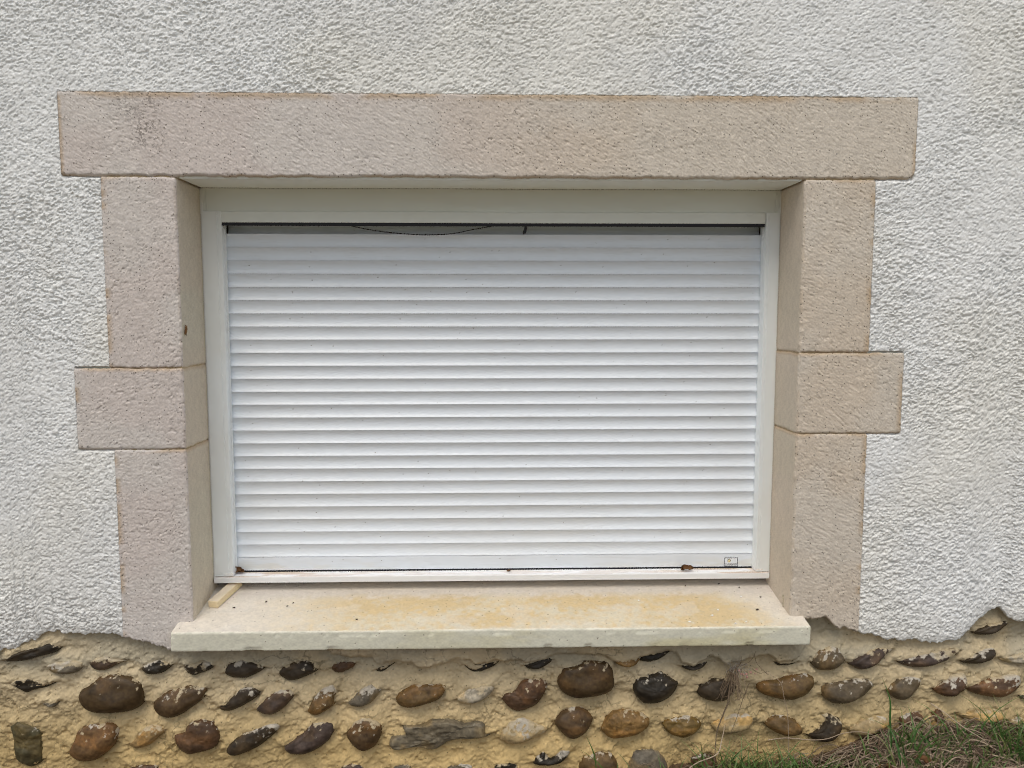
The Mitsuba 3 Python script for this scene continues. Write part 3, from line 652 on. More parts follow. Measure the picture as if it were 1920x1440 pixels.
def stone_outline(pts, n=84, seed=0):
    p = np.array(pts, float)
    k = np.arange(n) * len(p) / n
    i, f = np.floor(k).astype(int), (k % 1)[:, None]
    L = len(p)
    a, b, c, d = p[(i - 1) % L], p[i % L], p[(i + 1) % L], p[(i + 2) % L]
    o = 0.5 * (2 * b + (c - a) * f + (2 * a - 5 * b + 4 * c - d) * f ** 2 + (3 * b - a - 3 * c + d) * f ** 3)
    o = 0.75 * o + 0.25 * (b * (1 - f) + c * f)
    cen = p.mean(0)
    plain = cen + (o - cen) * 1.045
    t = np.arange(n) / n
    jag = 0.0018 * (vn(t * 23, t * 0 + seed, 81) - 0.5) * 2 + 0.0014 * (vn(t * 55, t * 0 + seed, 82) - 0.5) * 2
    up = sst(-0.3, 0.6, (o[:, 1] - cen[1]) / (np.ptp(p[:, 1]) / 2 + 1e-6))
    return cen + (o - cen) * (1.045 + (jag * (0.25 + up) / (np.linalg.norm(o - cen, axis=1) + 1e-6)))[:, None], cen, plain


OUT = [stone_outline(s[3], seed=k * 1.7) for k, s in enumerate(STONES)]


def make_base():
    from shapely.geometry import Polygon
    from shapely import contains_xy
    st = 0.0028
    xs, zs = np.arange(-1.52, 1.68, st), np.arange(0.16, 0.775, st)
    X, Z = np.meshgrid(xs, zs, indexing='ij')
    mask = np.zeros(X.shape, bool)
    for o, c, _ in OUT:
        i0, i1 = np.searchsorted(xs, [o[:, 0].min(), o[:, 0].max()])
        j0, j1 = np.searchsorted(zs, [o[:, 1].min(), o[:, 1].max()])
        sl = np.s_[i0:i1 + 1, j0:j1 + 1]
        if X[sl].size:
            mask[sl] |= contains_xy(Polygon(o).buffer(0), X[sl], Z[sl])
    dist = ndimage.distance_transform_edt(~mask) * st
    cover = np.roll(mask, 4, axis=1)                 # the mortar laps up over the tops of the stones
    dtop = ndimage.distance_transform_edt(~cover) * st
    H = 0.017 * (vfbm(X * 5, Z * 6, 90, 2) - 0.5) + 0.011 * (vfbm(X * 17, Z * 22, 92, 2) - 0.5)
    H += 0.0070 * (vfbm(X * 48, Z * 62, 94, 2) - 0.5) + 0.0050 * (vfbm(X * 130, Z * 160, 96, 2) - 0.5) + 0.0016 * (flakes(X + 0.01 * (vfbm(X * 20, Z * 20, 99, 2) - 0.5), Z, 0.0085, 0.0065, 95, 0.6) - 0.6) + 0.0008 * (np.random.default_rng(9).random(X.shape) - 0.5)
    H += 0.010 * np.exp(-dtop / 0.014) - 0.008 * np.exp(-dist / 0.010) * (dtop > dist + 0.004)
    H -= 0.0045 * sst(0.80, 0.92, vn(X * 80, Z * 95, 98))
    H += 0.012 * sst(-0.95, -1.35, X) * sst(0.45, 0.65, Z)
    H -= 0.010 * sst(0.60, 0.66, Z) * sst(-0.9, -0.7, X)
    for line in ([(-1.30, .420), (-1.285, .452), (-1.292, .486), (-1.31, .51)], [(-1.20, .575), (-1.2, .545), (-1.198, .52)], [(-1.03, .452), (-0.99, .475), (-0.965, .50)],
                 [(0.20, .46), (0.24, .452), (0.30, .458)], [(-0.62, .585), (-0.56, .592), (-0.47, .60), (-0.40, .615)], [(1.02, .565), (1.06, .572), (1.10, .566)]):
        pts = curve([(a, 0, b) for a, b in line], 60)[:, [0, 2]]
        pts = pts + 0.004 * (np.random.default_rng(5).random(pts.shape) - 0.5)
        near = (np.abs(X - pts[:, 0].mean()) < 0.2) & (np.abs(Z - pts[:, 1].mean()) < 0.15)
        dd, _ = cKDTree(pts).query(np.stack([X[near], Z[near]], 1))
        H[near] -= 0.006 * np.exp(-(dd / 0.0018) ** 2)
    P = np.stack([X, BASE_Y - H, Z], -1)
    keep = ~((np.abs(X[:-1, :-1]) < 0.80) & (Z[:-1, :-1] > 0.69))
    return P, xs, zs, H, keep


BP, BXS, BZS, BH, BKEEP = make_base()
base = obj('cobble_base', grid_mesh(BP, BKEEP), 'mat_mortar', wall, smooth=True, label='ochre lime mortar base set with rounded river stones')


def base_front(x, z):
    i, j = np.clip(np.searchsorted(BXS, x), 0, len(BXS) - 1), np.clip(np.searchsorted(BZS, z), 0, len(BZS) - 1)
    return BASE_Y - BH[i, j]


def inflate(o, st=0.0016):
    """A smooth dome over the outline (Poisson's equation), as an interpolator with values from 0 to 1."""
    from shapely.geometry import Polygon
    from shapely import contains_xy
    from scipy.sparse import coo_matrix
    from scipy.sparse.linalg import spsolve
    from scipy.interpolate import RegularGridInterpolator
    xs = np.arange(o[:, 0].min() - 2 * st, o[:, 0].max() + 3 * st, st)
    zs = np.arange(o[:, 1].min() - 2 * st, o[:, 1].max() + 3 * st, st)
    X, Z = np.meshgrid(xs, zs, indexing='ij')
    m = contains_xy(Polygon(o).buffer(0), X, Z)
    idx = -np.ones(m.shape, int)
    idx[m] = np.arange(m.sum())
    r, c, v = [idx[m]], [idx[m]], [np.full(m.sum(), 4.0)]
    for ax, d in ((0, 1), (0, -1), (1, 1), (1, -1)):
        nb = np.roll(idx, d, axis=ax)[m]
        ok = nb >= 0
        r.append(idx[m][ok]); c.append(nb[ok]); v.append(np.full(ok.sum(), -1.0))
    A = coo_matrix((np.concatenate(v), (np.concatenate(r), np.concatenate(c)))).tocsc()
    u = np.zeros(m.shape)
    u[m] = spsolve(A, np.ones(m.sum()))
    return RegularGridInterpolator((xs, zs), u / u.max(), bounds_error=False, fill_value=0.0)


def make_stone(k):
    kind, Hmm, lime, _ = STONES[k]
    o, cen, plain = OUT[k]
    H = Hmm * 0.00112
    rough = {'slab': 2.2, 'red': 1.2, 'lichen': 1.4, 'lichenblack': 1.4, 'olive': 1.6, 'black': 1.1}.get(kind, 0.5)
    hz = np.ptp(o[:, 1]) / 2 + 1e-6
    dome = inflate(o)
    rings = np.concatenate([[0.0], np.linspace(0.08, 0.80, 10), [0.86, 0.91, 0.95, 0.975, 0.99, 1.0]])
    y_edge = ndimage.gaussian_filter1d(base_front(o[:, 0], o[:, 1]), 4, mode='wrap')
    ycen = y_edge.mean()
    V, UV = [], []
    for r in rings:
        jw = sst(0.80, 1.0, r)
        q = cen + (plain * (1 - jw) + o * jw - cen) * r
        rel = (q[:, 1] - cen[1]) / hz
        d = np.clip(dome(q), 0, 1) * (r < 1)
        h = H * d ** (0.42 if Hmm > 26 else 0.5) * (1 - 0.30 * rel)
        if kind == 'slab':
            h = H * np.clip(d * 5, 0, 1) ** 0.5
        env = np.clip(d * 4, 0, 1)
        n0 = vfbm(q[:, 0] * 13 + k, q[:, 1] * 17 + 3.1 * k, 100, 2) - 0.5
        n1 = vfbm(q[:, 0] * 34 + k, q[:, 1] * 46, 101, 2) - 0.5
        n2 = vfbm(q[:, 0] * 120 + k, q[:, 1] * 150, 104, 2) - 0.5
        h = h + (0.012 * n0 + (0.007 * n1 + 0.003 * n2) * rough) * env
        w = sst(0.3, 1.0, np.full(len(q), r))
        yb = y_edge * w + ycen * (1 - w)
        V.append(np.stack([q[:, 0], yb + 0.0035 * (r > 0.97) - h, q[:, 1]], 1))
        v = lime * 0.52 + 0.34 * rel * (0.4 + lime) + 0.12 * (1 - np.clip(d * 3, 0, 1)) * sst(-0.4, 0.6, rel)
        UV.append(np.stack([np.full(len(q), KIND_NAMES.index(kind)), np.clip(v, 0, 1)], 1))
    back = V[-1].copy()
    back[:, 1] = np.maximum(back[:, 1], BASE_Y) + 0.02
    V.append(back)
    UV.append(UV[-1])
    P = np.stack(V)
    P = np.concatenate([P, P[:, :1]], 1)
    uv = np.stack(UV)
    uv = np.concatenate([uv, uv[:, :1]], 1)
    return grid_mesh(P, uv=uv)


def ring_closed(mesh_uv):
    (v, f), uv = mesh_uv
    return trimesh.Trimesh(v, f, process=False), uv


for k in range(len(STONES)):
    m, uv = ring_closed(make_stone(k))
    obj('stone', m, 'mat_stone', base, smooth=True, uv=uv)


def make_lip():
    """A ragged second coat of mortar under the sill."""
    L = np.array(LIP_EDGE)
    xs = np.arange(L[0, 0], L[-1, 0], 0.0026)
    zb = np.interp(xs, L[:, 0], L[:, 1]) + 0.003 * (vn(xs * 130, xs * 0, 111) - 0.5) * 2
    s = np.linspace(0, 1, 44)
    Z = zb[:, None] + s[None] * (0.69 - zb[:, None])
    X = np.broadcast_to(xs[:, None], Z.shape)
    H = 0.030 + 0.012 * (vfbm(X * 22, Z * 28, 112, 2) - 0.5) + 0.005 * (vfbm(X * 70, Z * 80, 114, 2) - 0.5) + 0.0024 * (vfbm(X * 180, Z * 200, 116, 2) - 0.5)
    d = Z - zb[:, None]
    H = H * (0.6 + 0.4 * np.clip(d / 0.010, 0, 1) ** 0.5) * (1 - 0.35 * sst(0.02, 0.07, d)) * sst(0, 0.05, X - L[0, 0]) * sst(0, 0.05, L[-1, 0] - X)
    yb = BASE_Y + 0.004
    P = np.stack([X, yb - H, Z], -1)
    back = P[:, :1].copy()
    back[..., 1] = BASE_Y + 0.03
    back[..., 2] += 0.007
    return grid_mesh(np.concatenate([back, P], 1))


obj('mortar_lip', make_lip(), 'mat_mortar', wall, smooth=True, label='ragged lip of greyish mortar under the sill')

# ---------------------------------------------------------------- the roller shutter
sh = thing('roller_shutter', 'closed white slatted roller shutter filling the recessed window opening', 'roller shutter')
FL, FR = -0.7935, 0.8005
RL, RR = -0.7415, 0.7630


def rail(x_out, x_in, sg):
    p = [(0, FRAME), (0.0395, FRAME), (0.0400, FRAME + 0.0024), (0.0424, FRAME + 0.0024), (0.0429, FRAME + 0.0006),
         (0.0500, FRAME + 0.0006), (0.0520, FRAME + 0.0025), (0.0520, FRAME + 0.020), (0.0505, FRAME + 0.0205), (0.0505, FRAME + 0.023), (0.0530, FRAME + 0.0235), (0.0530, 0.1895), (0.047, 0.1895), (0.047, 0.212), (0, 0.212)]
    w = abs(x_in - x_out) / 0.052
    return [(x_out + sg * a * w, b) for a, b in p][::sg]


obj('side_rail', extrude_z(rail(FL, RL, 1), 0.8015, 1.8262), 'mat_frame', sh)
obj('side_rail', extrude_z(rail(FR, RR, -1), 0.8015, 1.8262), 'mat_frame', sh)
for a, b in ((FL + 0.028, RL + 0.001), (RR - 0.001, FR - 0.018)):
    obj('rail_foot', box(a, b, FRAME - 0.0022, 0.186, 0.8012, 0.8085, 0.0008), 'mat_ledge', sh)
for a, b in ((REV_L - 0.001, FL + 0.0004), (FR - 0.0004, REV_R + 0.001)):
    obj('sealant_bead', box(a, b, FRAME + 0.004, 0.185, 0.790, 1.8880), 'mat_sealant', sh)
hb = obj('headbox', extrude_x([(0.158, 1.8885), (0.1655, 1.8278), (0.168, 1.8268), (0.2835, 1.8268), (0.2835, 1.8885)], FL + 0.0105, FR - 0.0105), 'mat_coffer', sh)
for a, b in ((FL, FL + 0.0100), (FR - 0.0100, FR)):
    obj('end_cap', extrude_x([(0.1570, 1.8885), (0.1645, 1.8285), (0.167, 1.8275), (0.282, 1.8275), (0.282, 1.8885)], a, b), 'mat_coffer', hb)
obj('headbox_lip', extrude_x([(0.1560, 1.8258), (0.1565, 1.7972), (0.1575, 1.7962), (0.1760, 1.7962), (0.1760, 1.8258)], RL + 0.0006, RR - 0.0022), 'mat_coffer', sh)
sof = obj('soffit_panel', extrude_x([(0.010, 1.8890), (0.026, 1.8890), (0.0265, 1.8905), (0.0277, 1.8905), (0.0282, 1.8890), (0.1565, 1.8890), (0.1565, 1.8990), (0.010, 1.8990)], REV_L + 0.006, REV_R - 0.004), 'mat_coffer', sh)
obj('brush_seal', extrude_x([(0.1572, 1.7960), (0.1572, 1.7886), (0.1640, 1.7880), (0.165, 1.7960)], RL + 0.001, RR - 0.003), 'mat_black_rubber', sh)

PITCHZ = 0.03699
S0, S1 = -0.7475, 0.7690


def slat_profile():
    """Concave outside: tilted down above, up below, with a small hooked nose at the foot."""
    pts = [(0.1930, 0.0)]
    for t in np.linspace(0.02, 0.985, 12):
        pts.append((0.1918 + 0.0060 * (1 - (2 * t - 1) ** 2) - 0.0012 * t, -t * 0.0362))
    pts += [(0.1912, -0.0363), (0.1920, -0.0367), (0.1975, -0.0367), (0.2060, -0.030), (0.2060, -0.004), (0.2000, 0.0)]
    return pts


prof = slat_profile()
for k in range(26):
    zt = 1.7689 + PITCHZ - k * PITCHZ
    obj('slat', extrude_x([(y + (0.034 if k == 0 else 0.0), zt + z) for y, z in prof], S0, S1), 'mat_lacquer', sh, smooth=30)
zb = 1.7689 + PITCHZ - 26 * PITCHZ
obj('end_bar', extrude_x([(0.1905, zb - 0.0006), (0.1905, 0.8055), (0.1915, 0.8045), (0.2045, 0.8045), (0.2045, zb - 0.0006)], S0, S1), 'mat_lacquer', sh)
obj('end_bar_seal', box(S0 + 0.002, S1 - 0.002, 0.1893, 0.203, 0.8006, 0.8044), 'mat_black_rubber', sh)
obj('bottom_rail', extrude_x([(0.1490, 0.7830), (0.1490, 0.7985), (0.1500, 0.7998), (0.168, 0.8000), (0.1685, 0.8005), (0.2120, 0.8005), (0.2120, 0.7830)][::-1], FL - 0.0005, FR), 'mat_ledge', sh)

st = obj('sticker', box(0.6806, 0.7208, 0.1898, 0.1904, 0.8052, 0.8325), 'mat_sticker_white', sh, label='small white sticker with grey border and dark lettering')
y0 = 0.1895
bw = 0.0021
obj('border', join([box(0.6806, 0.7208, y0, 0.18975, 0.8052, 0.8052 + bw), box(0.6806, 0.7208, y0, 0.18975, 0.8325 - bw, 0.8325),
                    box(0.6806, 0.6806 + bw, y0, 0.18975, 0.8052 + bw, 0.8325 - bw), box(0.7208 - bw, 0.7208, y0, 0.18975, 0.8052 + bw, 0.8325 - bw)]), 'mat_ink_grey', st)


def upright(m, x, y, z):
    v = np.array(m.vertices)
    return trimesh.Trimesh(np.stack([v[:, 0] + x, y - v[:, 2], v[:, 1] + z], 1), m.faces, process=False)


lt = text_mesh("CLEAN'SO", 0.0054, depth=0.0002, bold=True)
lt.apply_scale([0.0335 / np.ptp(lt.vertices[:, 0]), 1, 1])
obj('lettering', upright(lt, 0.6836, 0.18955, 0.8093), 'mat_ink_black', st)


def ring_sector(r0, r1, a0, a1, n=20):
    from shapely.geometry import Polygon
    a = np.linspace(a0, a1, n)
    pts = [(r1 * math.cos(t), r1 * math.sin(t)) for t in a] + [(r0 * math.cos(t), r0 * math.sin(t)) for t in a[::-1]]
    return trimesh.creation.extrude_polygon(Polygon(pts), 0.0002, engine='earcut')


em = obj('emblem', upright(ring_sector(0.0033, 0.0050, -0.35, math.pi + 0.35), 0.6948, 0.18955, 0.8232), 'mat_ink_black', st)
em2 = ring_sector(0.0001, 0.0032, 0, 2 * math.pi - 0.01)
obj('emblem_disc', upright(em2, 0.6948, 0.18957, 0.8234), 'mat_ink_cream', st)
obj('emblem_base', upright(ring_sector(0.0033, 0.0050, math.pi + 0.40, 2 * math.pi - 0.40), 0.6948, 0.18955, 0.8232), 'mat_ink_yellow', st)

# the hanging cable and the black strap end
cab = curve([(-0.40, .1665, 1.7925), (-0.388, .1665, 1.7884), (-0.3294, .167, 1.7769), (-0.2706, .168, 1.7698), (-0.2116, .169, 1.7656), (-0.1525, .169, 1.7657), (-0.1081, .168, 1.7687), (-0.0489, .167, 1.7806), (0.003, .1665, 1.7895), (0.015, .1665, 1.7925)], 40)
obj('cable', tube(cab, 0.0013, 6), 'mat_black_rubber', label='thin black cable sagging below the top edge of the shutter opening', cat='cable', smooth=True)
stp = curve([(0.0925, .1675, 1.7930), (0.0925, .168, 1.782), (0.0905, .169, 1.7745), (0.0895, .170, 1.7705)], 10)
obj('strap', join([tube(stp, np.linspace(0.0034, 0.0052, 10), 6), box(0.0845, 0.0895, .1665, .1705, 1.7668, 1.7735, 0.001)]), 'mat_black_rubber', label='short black strap end hanging at the top centre of the shutter', cat='strap')

# ---------------------------------------------------------------- things on the sill and the ledge
SILLZ = lambda x, y: 0.7222 + (y + 0.0485) * 0.1667


def make_wood():
    b = box(-0.0145, 0.0145, 0, 0.125, 0, 0.0195, 0.0016)
    b = b.subdivide().subdivide()
    R = trimesh.transformations.rotation_matrix
    b.apply_transform(R(math.atan(0.1667), (1, 0, 0)))
    b.apply_transform(R(math.radians(-14), (0, 0, 1)))
    b.apply_translation((-0.7690, 0.068, SILLZ(0, 0.066) + 0.0009))
    return b


obj('wood_block', make_wood(), 'mat_wood', label='pale wooden batten lying under the left end of the shutter frame', cat='piece of wood')


def curl_leaf(length, width, at, rot, tilt, fold, seed):
    u, v = np.meshgrid(np.linspace(-1, 1, 13), np.linspace(-1, 1, 9), indexing='ij')
    w = width / 2 * np.sqrt(np.maximum(1 - u ** 2, 0.004)) * (1 + 0.25 * (vn(u * 3 + seed, v * 2, 121) - 0.5))
    P = np.stack([u * length / 2, v * w, fold * width * (v ** 2) + 0.25 * length * (vn(u * 2 + seed, v * 1.5 + 3, 122) - 0.5)], -1)
    m = trimesh.Trimesh(*grid_mesh(P), process=False)
    n = np.asarray(m.vertex_normals)
    t = 0.0004
    v2 = np.vstack([m.vertices + n * t, m.vertices - n * t])
    f = np.vstack([m.faces, m.faces[:, ::-1] + len(m.vertices)])
    m = trimesh.Trimesh(v2, f, process=False)
    R = trimesh.transformations.rotation_matrix
    m.apply_transform(R(tilt, (1, 0, 0)))
    m.apply_transform(R(rot, (0, 0, 1)))
    m.apply_translation(at)
    return m


obj('dead_leaf', join([curl_leaf(0.026, 0.018, (-0.738, 0.180, 0.8090), 0.3, 0.9, 0.5, 1), curl_leaf(0.022, 0.013, (-0.725, 0.178, 0.8060), -0.5, 0.4, 0.5, 4)]), 'mat_leaf',
    label='crumpled russet leaf scrap in the lower left corner of the shutter frame', cat='leaf')
obj('dead_leaf', join([curl_leaf(0.034, 0.015, (0.5660, 0.170, 0.8068), -0.15, 0.75, 0.6, 8), curl_leaf(0.012, 0.010, (0.5490, 0.168, 0.8052), 0.9, 0.9, 0.6, 3)]), 'mat_leaf',
    label='dry brown leaf on the frame ledge near the sticker', cat='leaf')
obj('dead_leaf', curl_leaf(0.012, 0.006, (0.045, 0.172, 0.8035), 0.4, 0.3, 0.4, 12), 'mat_leaf', label='tiny brown leaf scrap on the ledge at mid shutter', cat='leaf')
bug = join([tube(curve([(-0.7965, .0230, 1.5180), (-0.7945, .0215, 1.5130), (-0.7945, .0200, 1.5050), (-0.7960, .0180, 1.4960), (-0.7970, .0165, 1.4930)], 10), [0.0006, 0.0026, 0.0034, 0.0022, 0.0006], 6) if False else
            tube(curve([(-0.7965, .0230, 1.5180), (-0.7945, .0215, 1.5130), (-0.7945, .0200, 1.5050), (-0.7960, .0180, 1.4960), (-0.7970, .0165, 1.4930)], 10), np.interp(np.linspace(0, 1, 10), [0, .3, .6, .9, 1], [.0008, .0026, .0034, .0020, .0006]), 6),
            tube(curve([(-0.795, .0215, 1.512), (-0.796, .030, 1.514), (-0.797, .035, 1.509)], 6), 0.0007, 4), tube(curve([(-0.795, .019, 1.500), (-0.796, .026, 1.496), (-0.797, .029, 1.489)], 6), 0.0007, 4)])
obj('seed_pod', bug, 'mat_leaf', label='dry brown seed husk stuck on the left window reveal', cat='seed husk')

CRUMBS = [(-0.7126, .0671, 'dark crumb nearest the wooden batten on the window sill'), (-0.6327, .0957, 'dark crumb a hand to the right of the wooden batten tip on the sill'),
          (-0.5557, .0888, 'rearmost of the two close dark crumbs on the left of the sill'), (-0.5684, .0726, 'foremost of the two close dark crumbs on the left of the sill'),
          (-0.3652, .0031, 'lone dark crumb near the front edge of the sill, left of centre'), (0.7263, .0307, 'largest dark crumb on the sill, towards its right front'),
          (0.7579, .0965, 'dark crumb closest to the right window reveal on the sill'), (0.661, .1719, 'dark crumb tucked under the shutter frame below the sticker'),
          (0.7138, .1498, 'dark crumb just in front of the frame at the right end of the sill'), (0.5595, .1615, 'dark crumb beneath the frame below the dry brown leaf')]
for k, (x, y, lb) in enumerate(CRUMBS):
    rng = np.random.default_rng(300 + k)
    m = trimesh.creation.icosphere(subdivisions=1, radius=1.0)
    L = 0.0038 if k != 5 else 0.0054
    m.apply_scale([L, L * 0.45, L * 0.4])
    m.vertices = np.array(m.vertices) * (1 + 0.3 * (rng.random((len(m.vertices), 1)) - 0.5))
    m.apply_transform(trimesh.transformations.rotation_matrix(rng.random() * 1.6, (0, 0, 1)))
    m.apply_translation((x, y, SILLZ(x, y) + L * 0.33))
    obj('crumb', m, 'mat_dark_dirt', label=lb, cat='crumb', group='dark crumbs on the window sill')
FLAKES = [(0.6175, .0326, 'white flake left of the largest dark crumb on the sill'), (0.5939, .0065, 'roundest white flake at mid depth on the right of the sill'), (0.7042, .1003, 'white flake farthest back on the sill, near the frame'),
          (0.6768, -.0259, 'rightmost white flake along the front edge of the sill'), (0.6472, -.033, 'middle white flake along the front edge of the sill'), (0.5252, -.0232, 'leftmost white flake along the front edge of the sill'),
          (0.4095, .0857, 'white flake lying alone on the ochre stain of the sill')]
for k, (x, y, lb) in enumerate(FLAKES):
    rng = np.random.default_rng(340 + k)
    m = trimesh.creation.icosphere(subdivisions=1, radius=1.0)
    m.apply_scale([0.0036, 0.0028, 0.0012])
    m.vertices = np.array(m.vertices) * (1 + 0.6 * (rng.random((len(m.vertices), 1)) - 0.5))
    m.apply_translation((x, y, SILLZ(x, y) + 0.0009))
    obj('paint_flake', m, 'mat_white_chip', label=lb, cat='flake', group='white flakes on the window sill')


def tangle(rng, c, ext, n, rad, ln):
    out = []
    for _ in range(n):
        a = np.array(c) + (rng.random(3) - 0.5) * ext
        d = (rng.random(3) - 0.5) * ln
        out.append(tube(curve([a, a + d * 0.5 + (rng.random(3) - 0.5) * ln * 0.4, a + d + (rng.random(3) - 0.5) * ln * 0.3], 6), rad, 3))
    return out


rng = np.random.default_rng(77)
web = tangle(rng, (-0.63, 0.195, 0.768), (0.22, 0.03, 0.022), 70, 0.00035, 0.05)
web += [tube(curve([(x, .160, .783), (x + .002, .157, .777), (x + d, .153, .770)], 5), 0.00045, 3) for x, d in ((-.685, -.004), (-.6, .006), (-.592, -.003), (-.56, .004))]
for _ in range(26):
    m = trimesh.creation.icosphere(subdivisions=0, radius=0.002 + 0.003 * rng.random())
    m.apply_translation((-0.66 + 0.16 * rng.random(), 0.185 + 0.03 * rng.random(), 0.763 + 0.012 * rng.random()))
    web.append(m)
obj('cobweb', join(web), 'mat_web', label='dusty cobweb and debris in the gap under the left half of the shutter frame', cat='cobweb')

# ---------------------------------------------------------------- ground and plants
CONTACT = np.array([(-40, .20), (-1.5, .225), (-0.3, .25), (0.48, .282), (0.9, .315), (1.1, .345), (1.5, .356), (3, .37), (40, .40)])


def ground_z(x, y):
    c = np.interp(x, CONTACT[:, 0], CONTACT[:, 1])
    heap = 0.035 * np.exp(-((x - 1.22) / 0.30) ** 2) * np.exp(-np.maximum(-y, 0) / 0.16)
    near = np.exp(-np.maximum(-y - 1, 0) / 6)
    return c * (0.35 + 0.65 * np.exp(-np.maximum(-y, 0) / 2.5)) + heap + near * 0.05 * (vfbm(x * 2.4, y * 2.4, 131, 2) - 0.5) + 0.02 * (vfbm(x * 14, y * 14, 133, 2) - 0.5) * np.exp(-np.maximum(-y, 0) / 1.5)


gx = np.concatenate([-np.geomspace(200, 2.1, 24), np.arange(-2, 2.01, 0.02), np.geomspace(2.1, 200, 24)])
gy = np.concatenate([-np.geomspace(200, 2.6, 28), np.arange(-2.5, 0.09, 0.02)])
GX, GY = np.meshgrid(gx, gy, indexing='ij')
obj('ground', grid_mesh(np.stack([GX, GY, ground_z(GX, GY)], -1)), 'mat_soil', smooth=True, label='bare brown earth sloping up to the wall', kind='structure')


def blades(rng, n, xf, yf, h, lean, width, toward=None):
    """Curved tapering grass blades as one mesh with per-vertex uv (tone, height)."""
    x, y = xf(rng, n), yf(rng, n)
    z = ground_z(x, y) - 0.004
    H = h * (0.45 + 0.85 * rng.random(n))
    ang = rng.random(n) * 2 * np.pi
    ln = lean * H * (0.2 + rng.random(n))
    dx, dy = np.cos(ang) * ln, np.sin(ang) * ln * 0.8 - 0.15 * ln
    W = width * (0.6 + 0.8 * rng.random(n))
    face = rng.random(n) * np.pi
    sx, sy = np.cos(face), np.sin(face) * 0.6
    tone = rng.random(n)
    V, UV = [], []
    ts = np.linspace(0, 1, 6)
    for t in ts:
        cx, cy = x + dx * t ** 1.8, y + dy * t ** 1.8
        cy = np.minimum(cy, 0.0)
        cz = z + H * (t - 0.28 * lean * t ** 2.6)
        w = W * (1 - t ** 1.6) * 0.5 + 0.0001
        for s in (-1, 1):
            V.append(np.stack([cx + s * sx * w, cy + s * sy * w, cz], 1))
            UV.append(np.stack([tone, np.full(n, t)], 1))
    V, UV = np.stack(V, 1), np.stack(UV, 1)
    f = []
    for k in range(5):
        f += [(2 * k, 2 * k + 1, 2 * k + 3), (2 * k, 2 * k + 3, 2 * k + 2)]
    F = (np.arange(n)[:, None, None] * 12 + np.array(f)[None]).reshape(-1, 3)
    return V.reshape(-1, 3), F, UV.reshape(-1, 2)


def stack(parts):
    at, V, F, U = 0, [], [], []
    for v, f, u in parts:
        V.append(v); F.append(f + at); U.append(u)
        at += len(v)
    return (np.vstack(V), np.vstack(F)), np.vstack(U)


rng = np.random.default_rng(11)
clumps = [(0.30, .035, 26, .075), (0.40, .04, 34, .085), (0.20, .03, 10, .05), (0.50, .03, 26, .08), (0.64, .05, 200, .13), (0.73, .06, 170, .115), (0.80, .05, 80, .10), (0.86, .035, 50, .10), (0.98, .03, 26, .08), (1.09, .03, 45, .14), (1.17, .04, 40, .12),
          (1.33, .05, 60, .11), (1.42, .06, 120, .15), (1.52, .07, 90, .14), (1.28, .05, 40, .08)]
parts = []
for cx, sp, n, h in clumps:
    parts.append(blades(rng, n, lambda r, k, c=cx, s=sp: c + s * r.standard_normal(k), lambda r, k: -0.035 - 0.12 * r.random(k), h, 0.8, 0.0058))
parts.append(blades(rng, 650, lambda r, k: 0.2 + 1.6 * r.random(k), lambda r, k: -0.02 - 0.30 * r.random(k), 0.05, 1.1, 0.0046))
parts.append(blades(rng, 200, lambda r, k: 0.95 + 0.75 * r.random(k), lambda r, k: -0.03 - 0.22 * r.random(k), 0.085, 1.0, 0.0056))
parts.append(blades(rng, 2600, lambda r, k: -1.9 + 3.8 * r.random(k), lambda r, k: -0.12 - 1.1 * r.random(k), 0.06, 1.0, 0.004))
parts.append(blades(rng, 5000, lambda r, k: -3.0 + 6.0 * r.random(k), lambda r, k: -0.8 - 2.6 * r.random(k), 0.07, 1.0, 0.006))
parts.append(blades(rng, 260, lambda r, k: 0.55 + 1.1 * r.random(k), lambda r, k: -0.05 - 0.22 * r.random(k), 0.035, 1.3, 0.016))
m, uv = stack(parts)
obj('grass', m, 'mat_green', uv=uv, smooth=True, label='green grass growing along the foot of the wall', kind='stuff')


def straws(rng, n, xf, yf, zf, ln, rad):
    V, F, U, at = [], [], [], 0
    for _ in range(n):
        x, y = xf(rng), yf(rng)
        a = np.array([x, y, 0.0])
        th = rng.random() * 2 * np.pi
        L = ln * (0.4 + rng.random())
        d = np.array([math.cos(th), 0.45 * math.sin(th), 0]) * L
        side = np.array([-d[1], d[0], 0]) * (rng.random() - 0.5) * 0.9
        p0, p1, p2 = a - d / 2, a + side, a + d / 2
        lift = zf(rng)
        for q, e in ((p0, rng.random() * 0.4), (p1, 1.0), (p2, rng.random() * 0.7)):
            q[1] = min(q[1], 0.004)
            q[2] = ground_z(q[0], q[1]) + 0.002 + lift * e
        m = tube(curve([p0, p1, p2], 7), rad * (0.6 + 0.8 * rng.random()), 3)
        V.append(np.array(m.vertices)); F.append(np.array(m.faces) + at); at += len(m.vertices)
        U.append(np.tile([[rng.random(), 0.5]], (len(m.vertices), 1)))
    return (np.vstack(V), np.vstack(F)), np.vstack(U)


rng = np.random.default_rng(23)
m, uv = straws(rng, 1900, lambda r: 1.26 + 0.26 * r.standard_normal(), lambda r: -0.015 - 0.24 * r.random() ** 1.3, lambda r: 0.003 + 0.045 * r.random() ** 1.6, 0.15, 0.0014)
m2, uv2 = straws(rng, 900, lambda r: 0.2 + 1.7 * r.random(), lambda r: -0.03 - 0.5 * r.random(), lambda r: 0.003 + 0.03 * r.random(), 0.10, 0.0010)
obj('dry_grass', (np.vstack([m[0], m2[0]]), np.vstack([m[1], m2[1] + len(m[0])])), 'mat_straw', uv=np.vstack([uv, uv2]), smooth=True, label='tangled mat of withered brown grass heaped against the wall at right', kind='stuff')


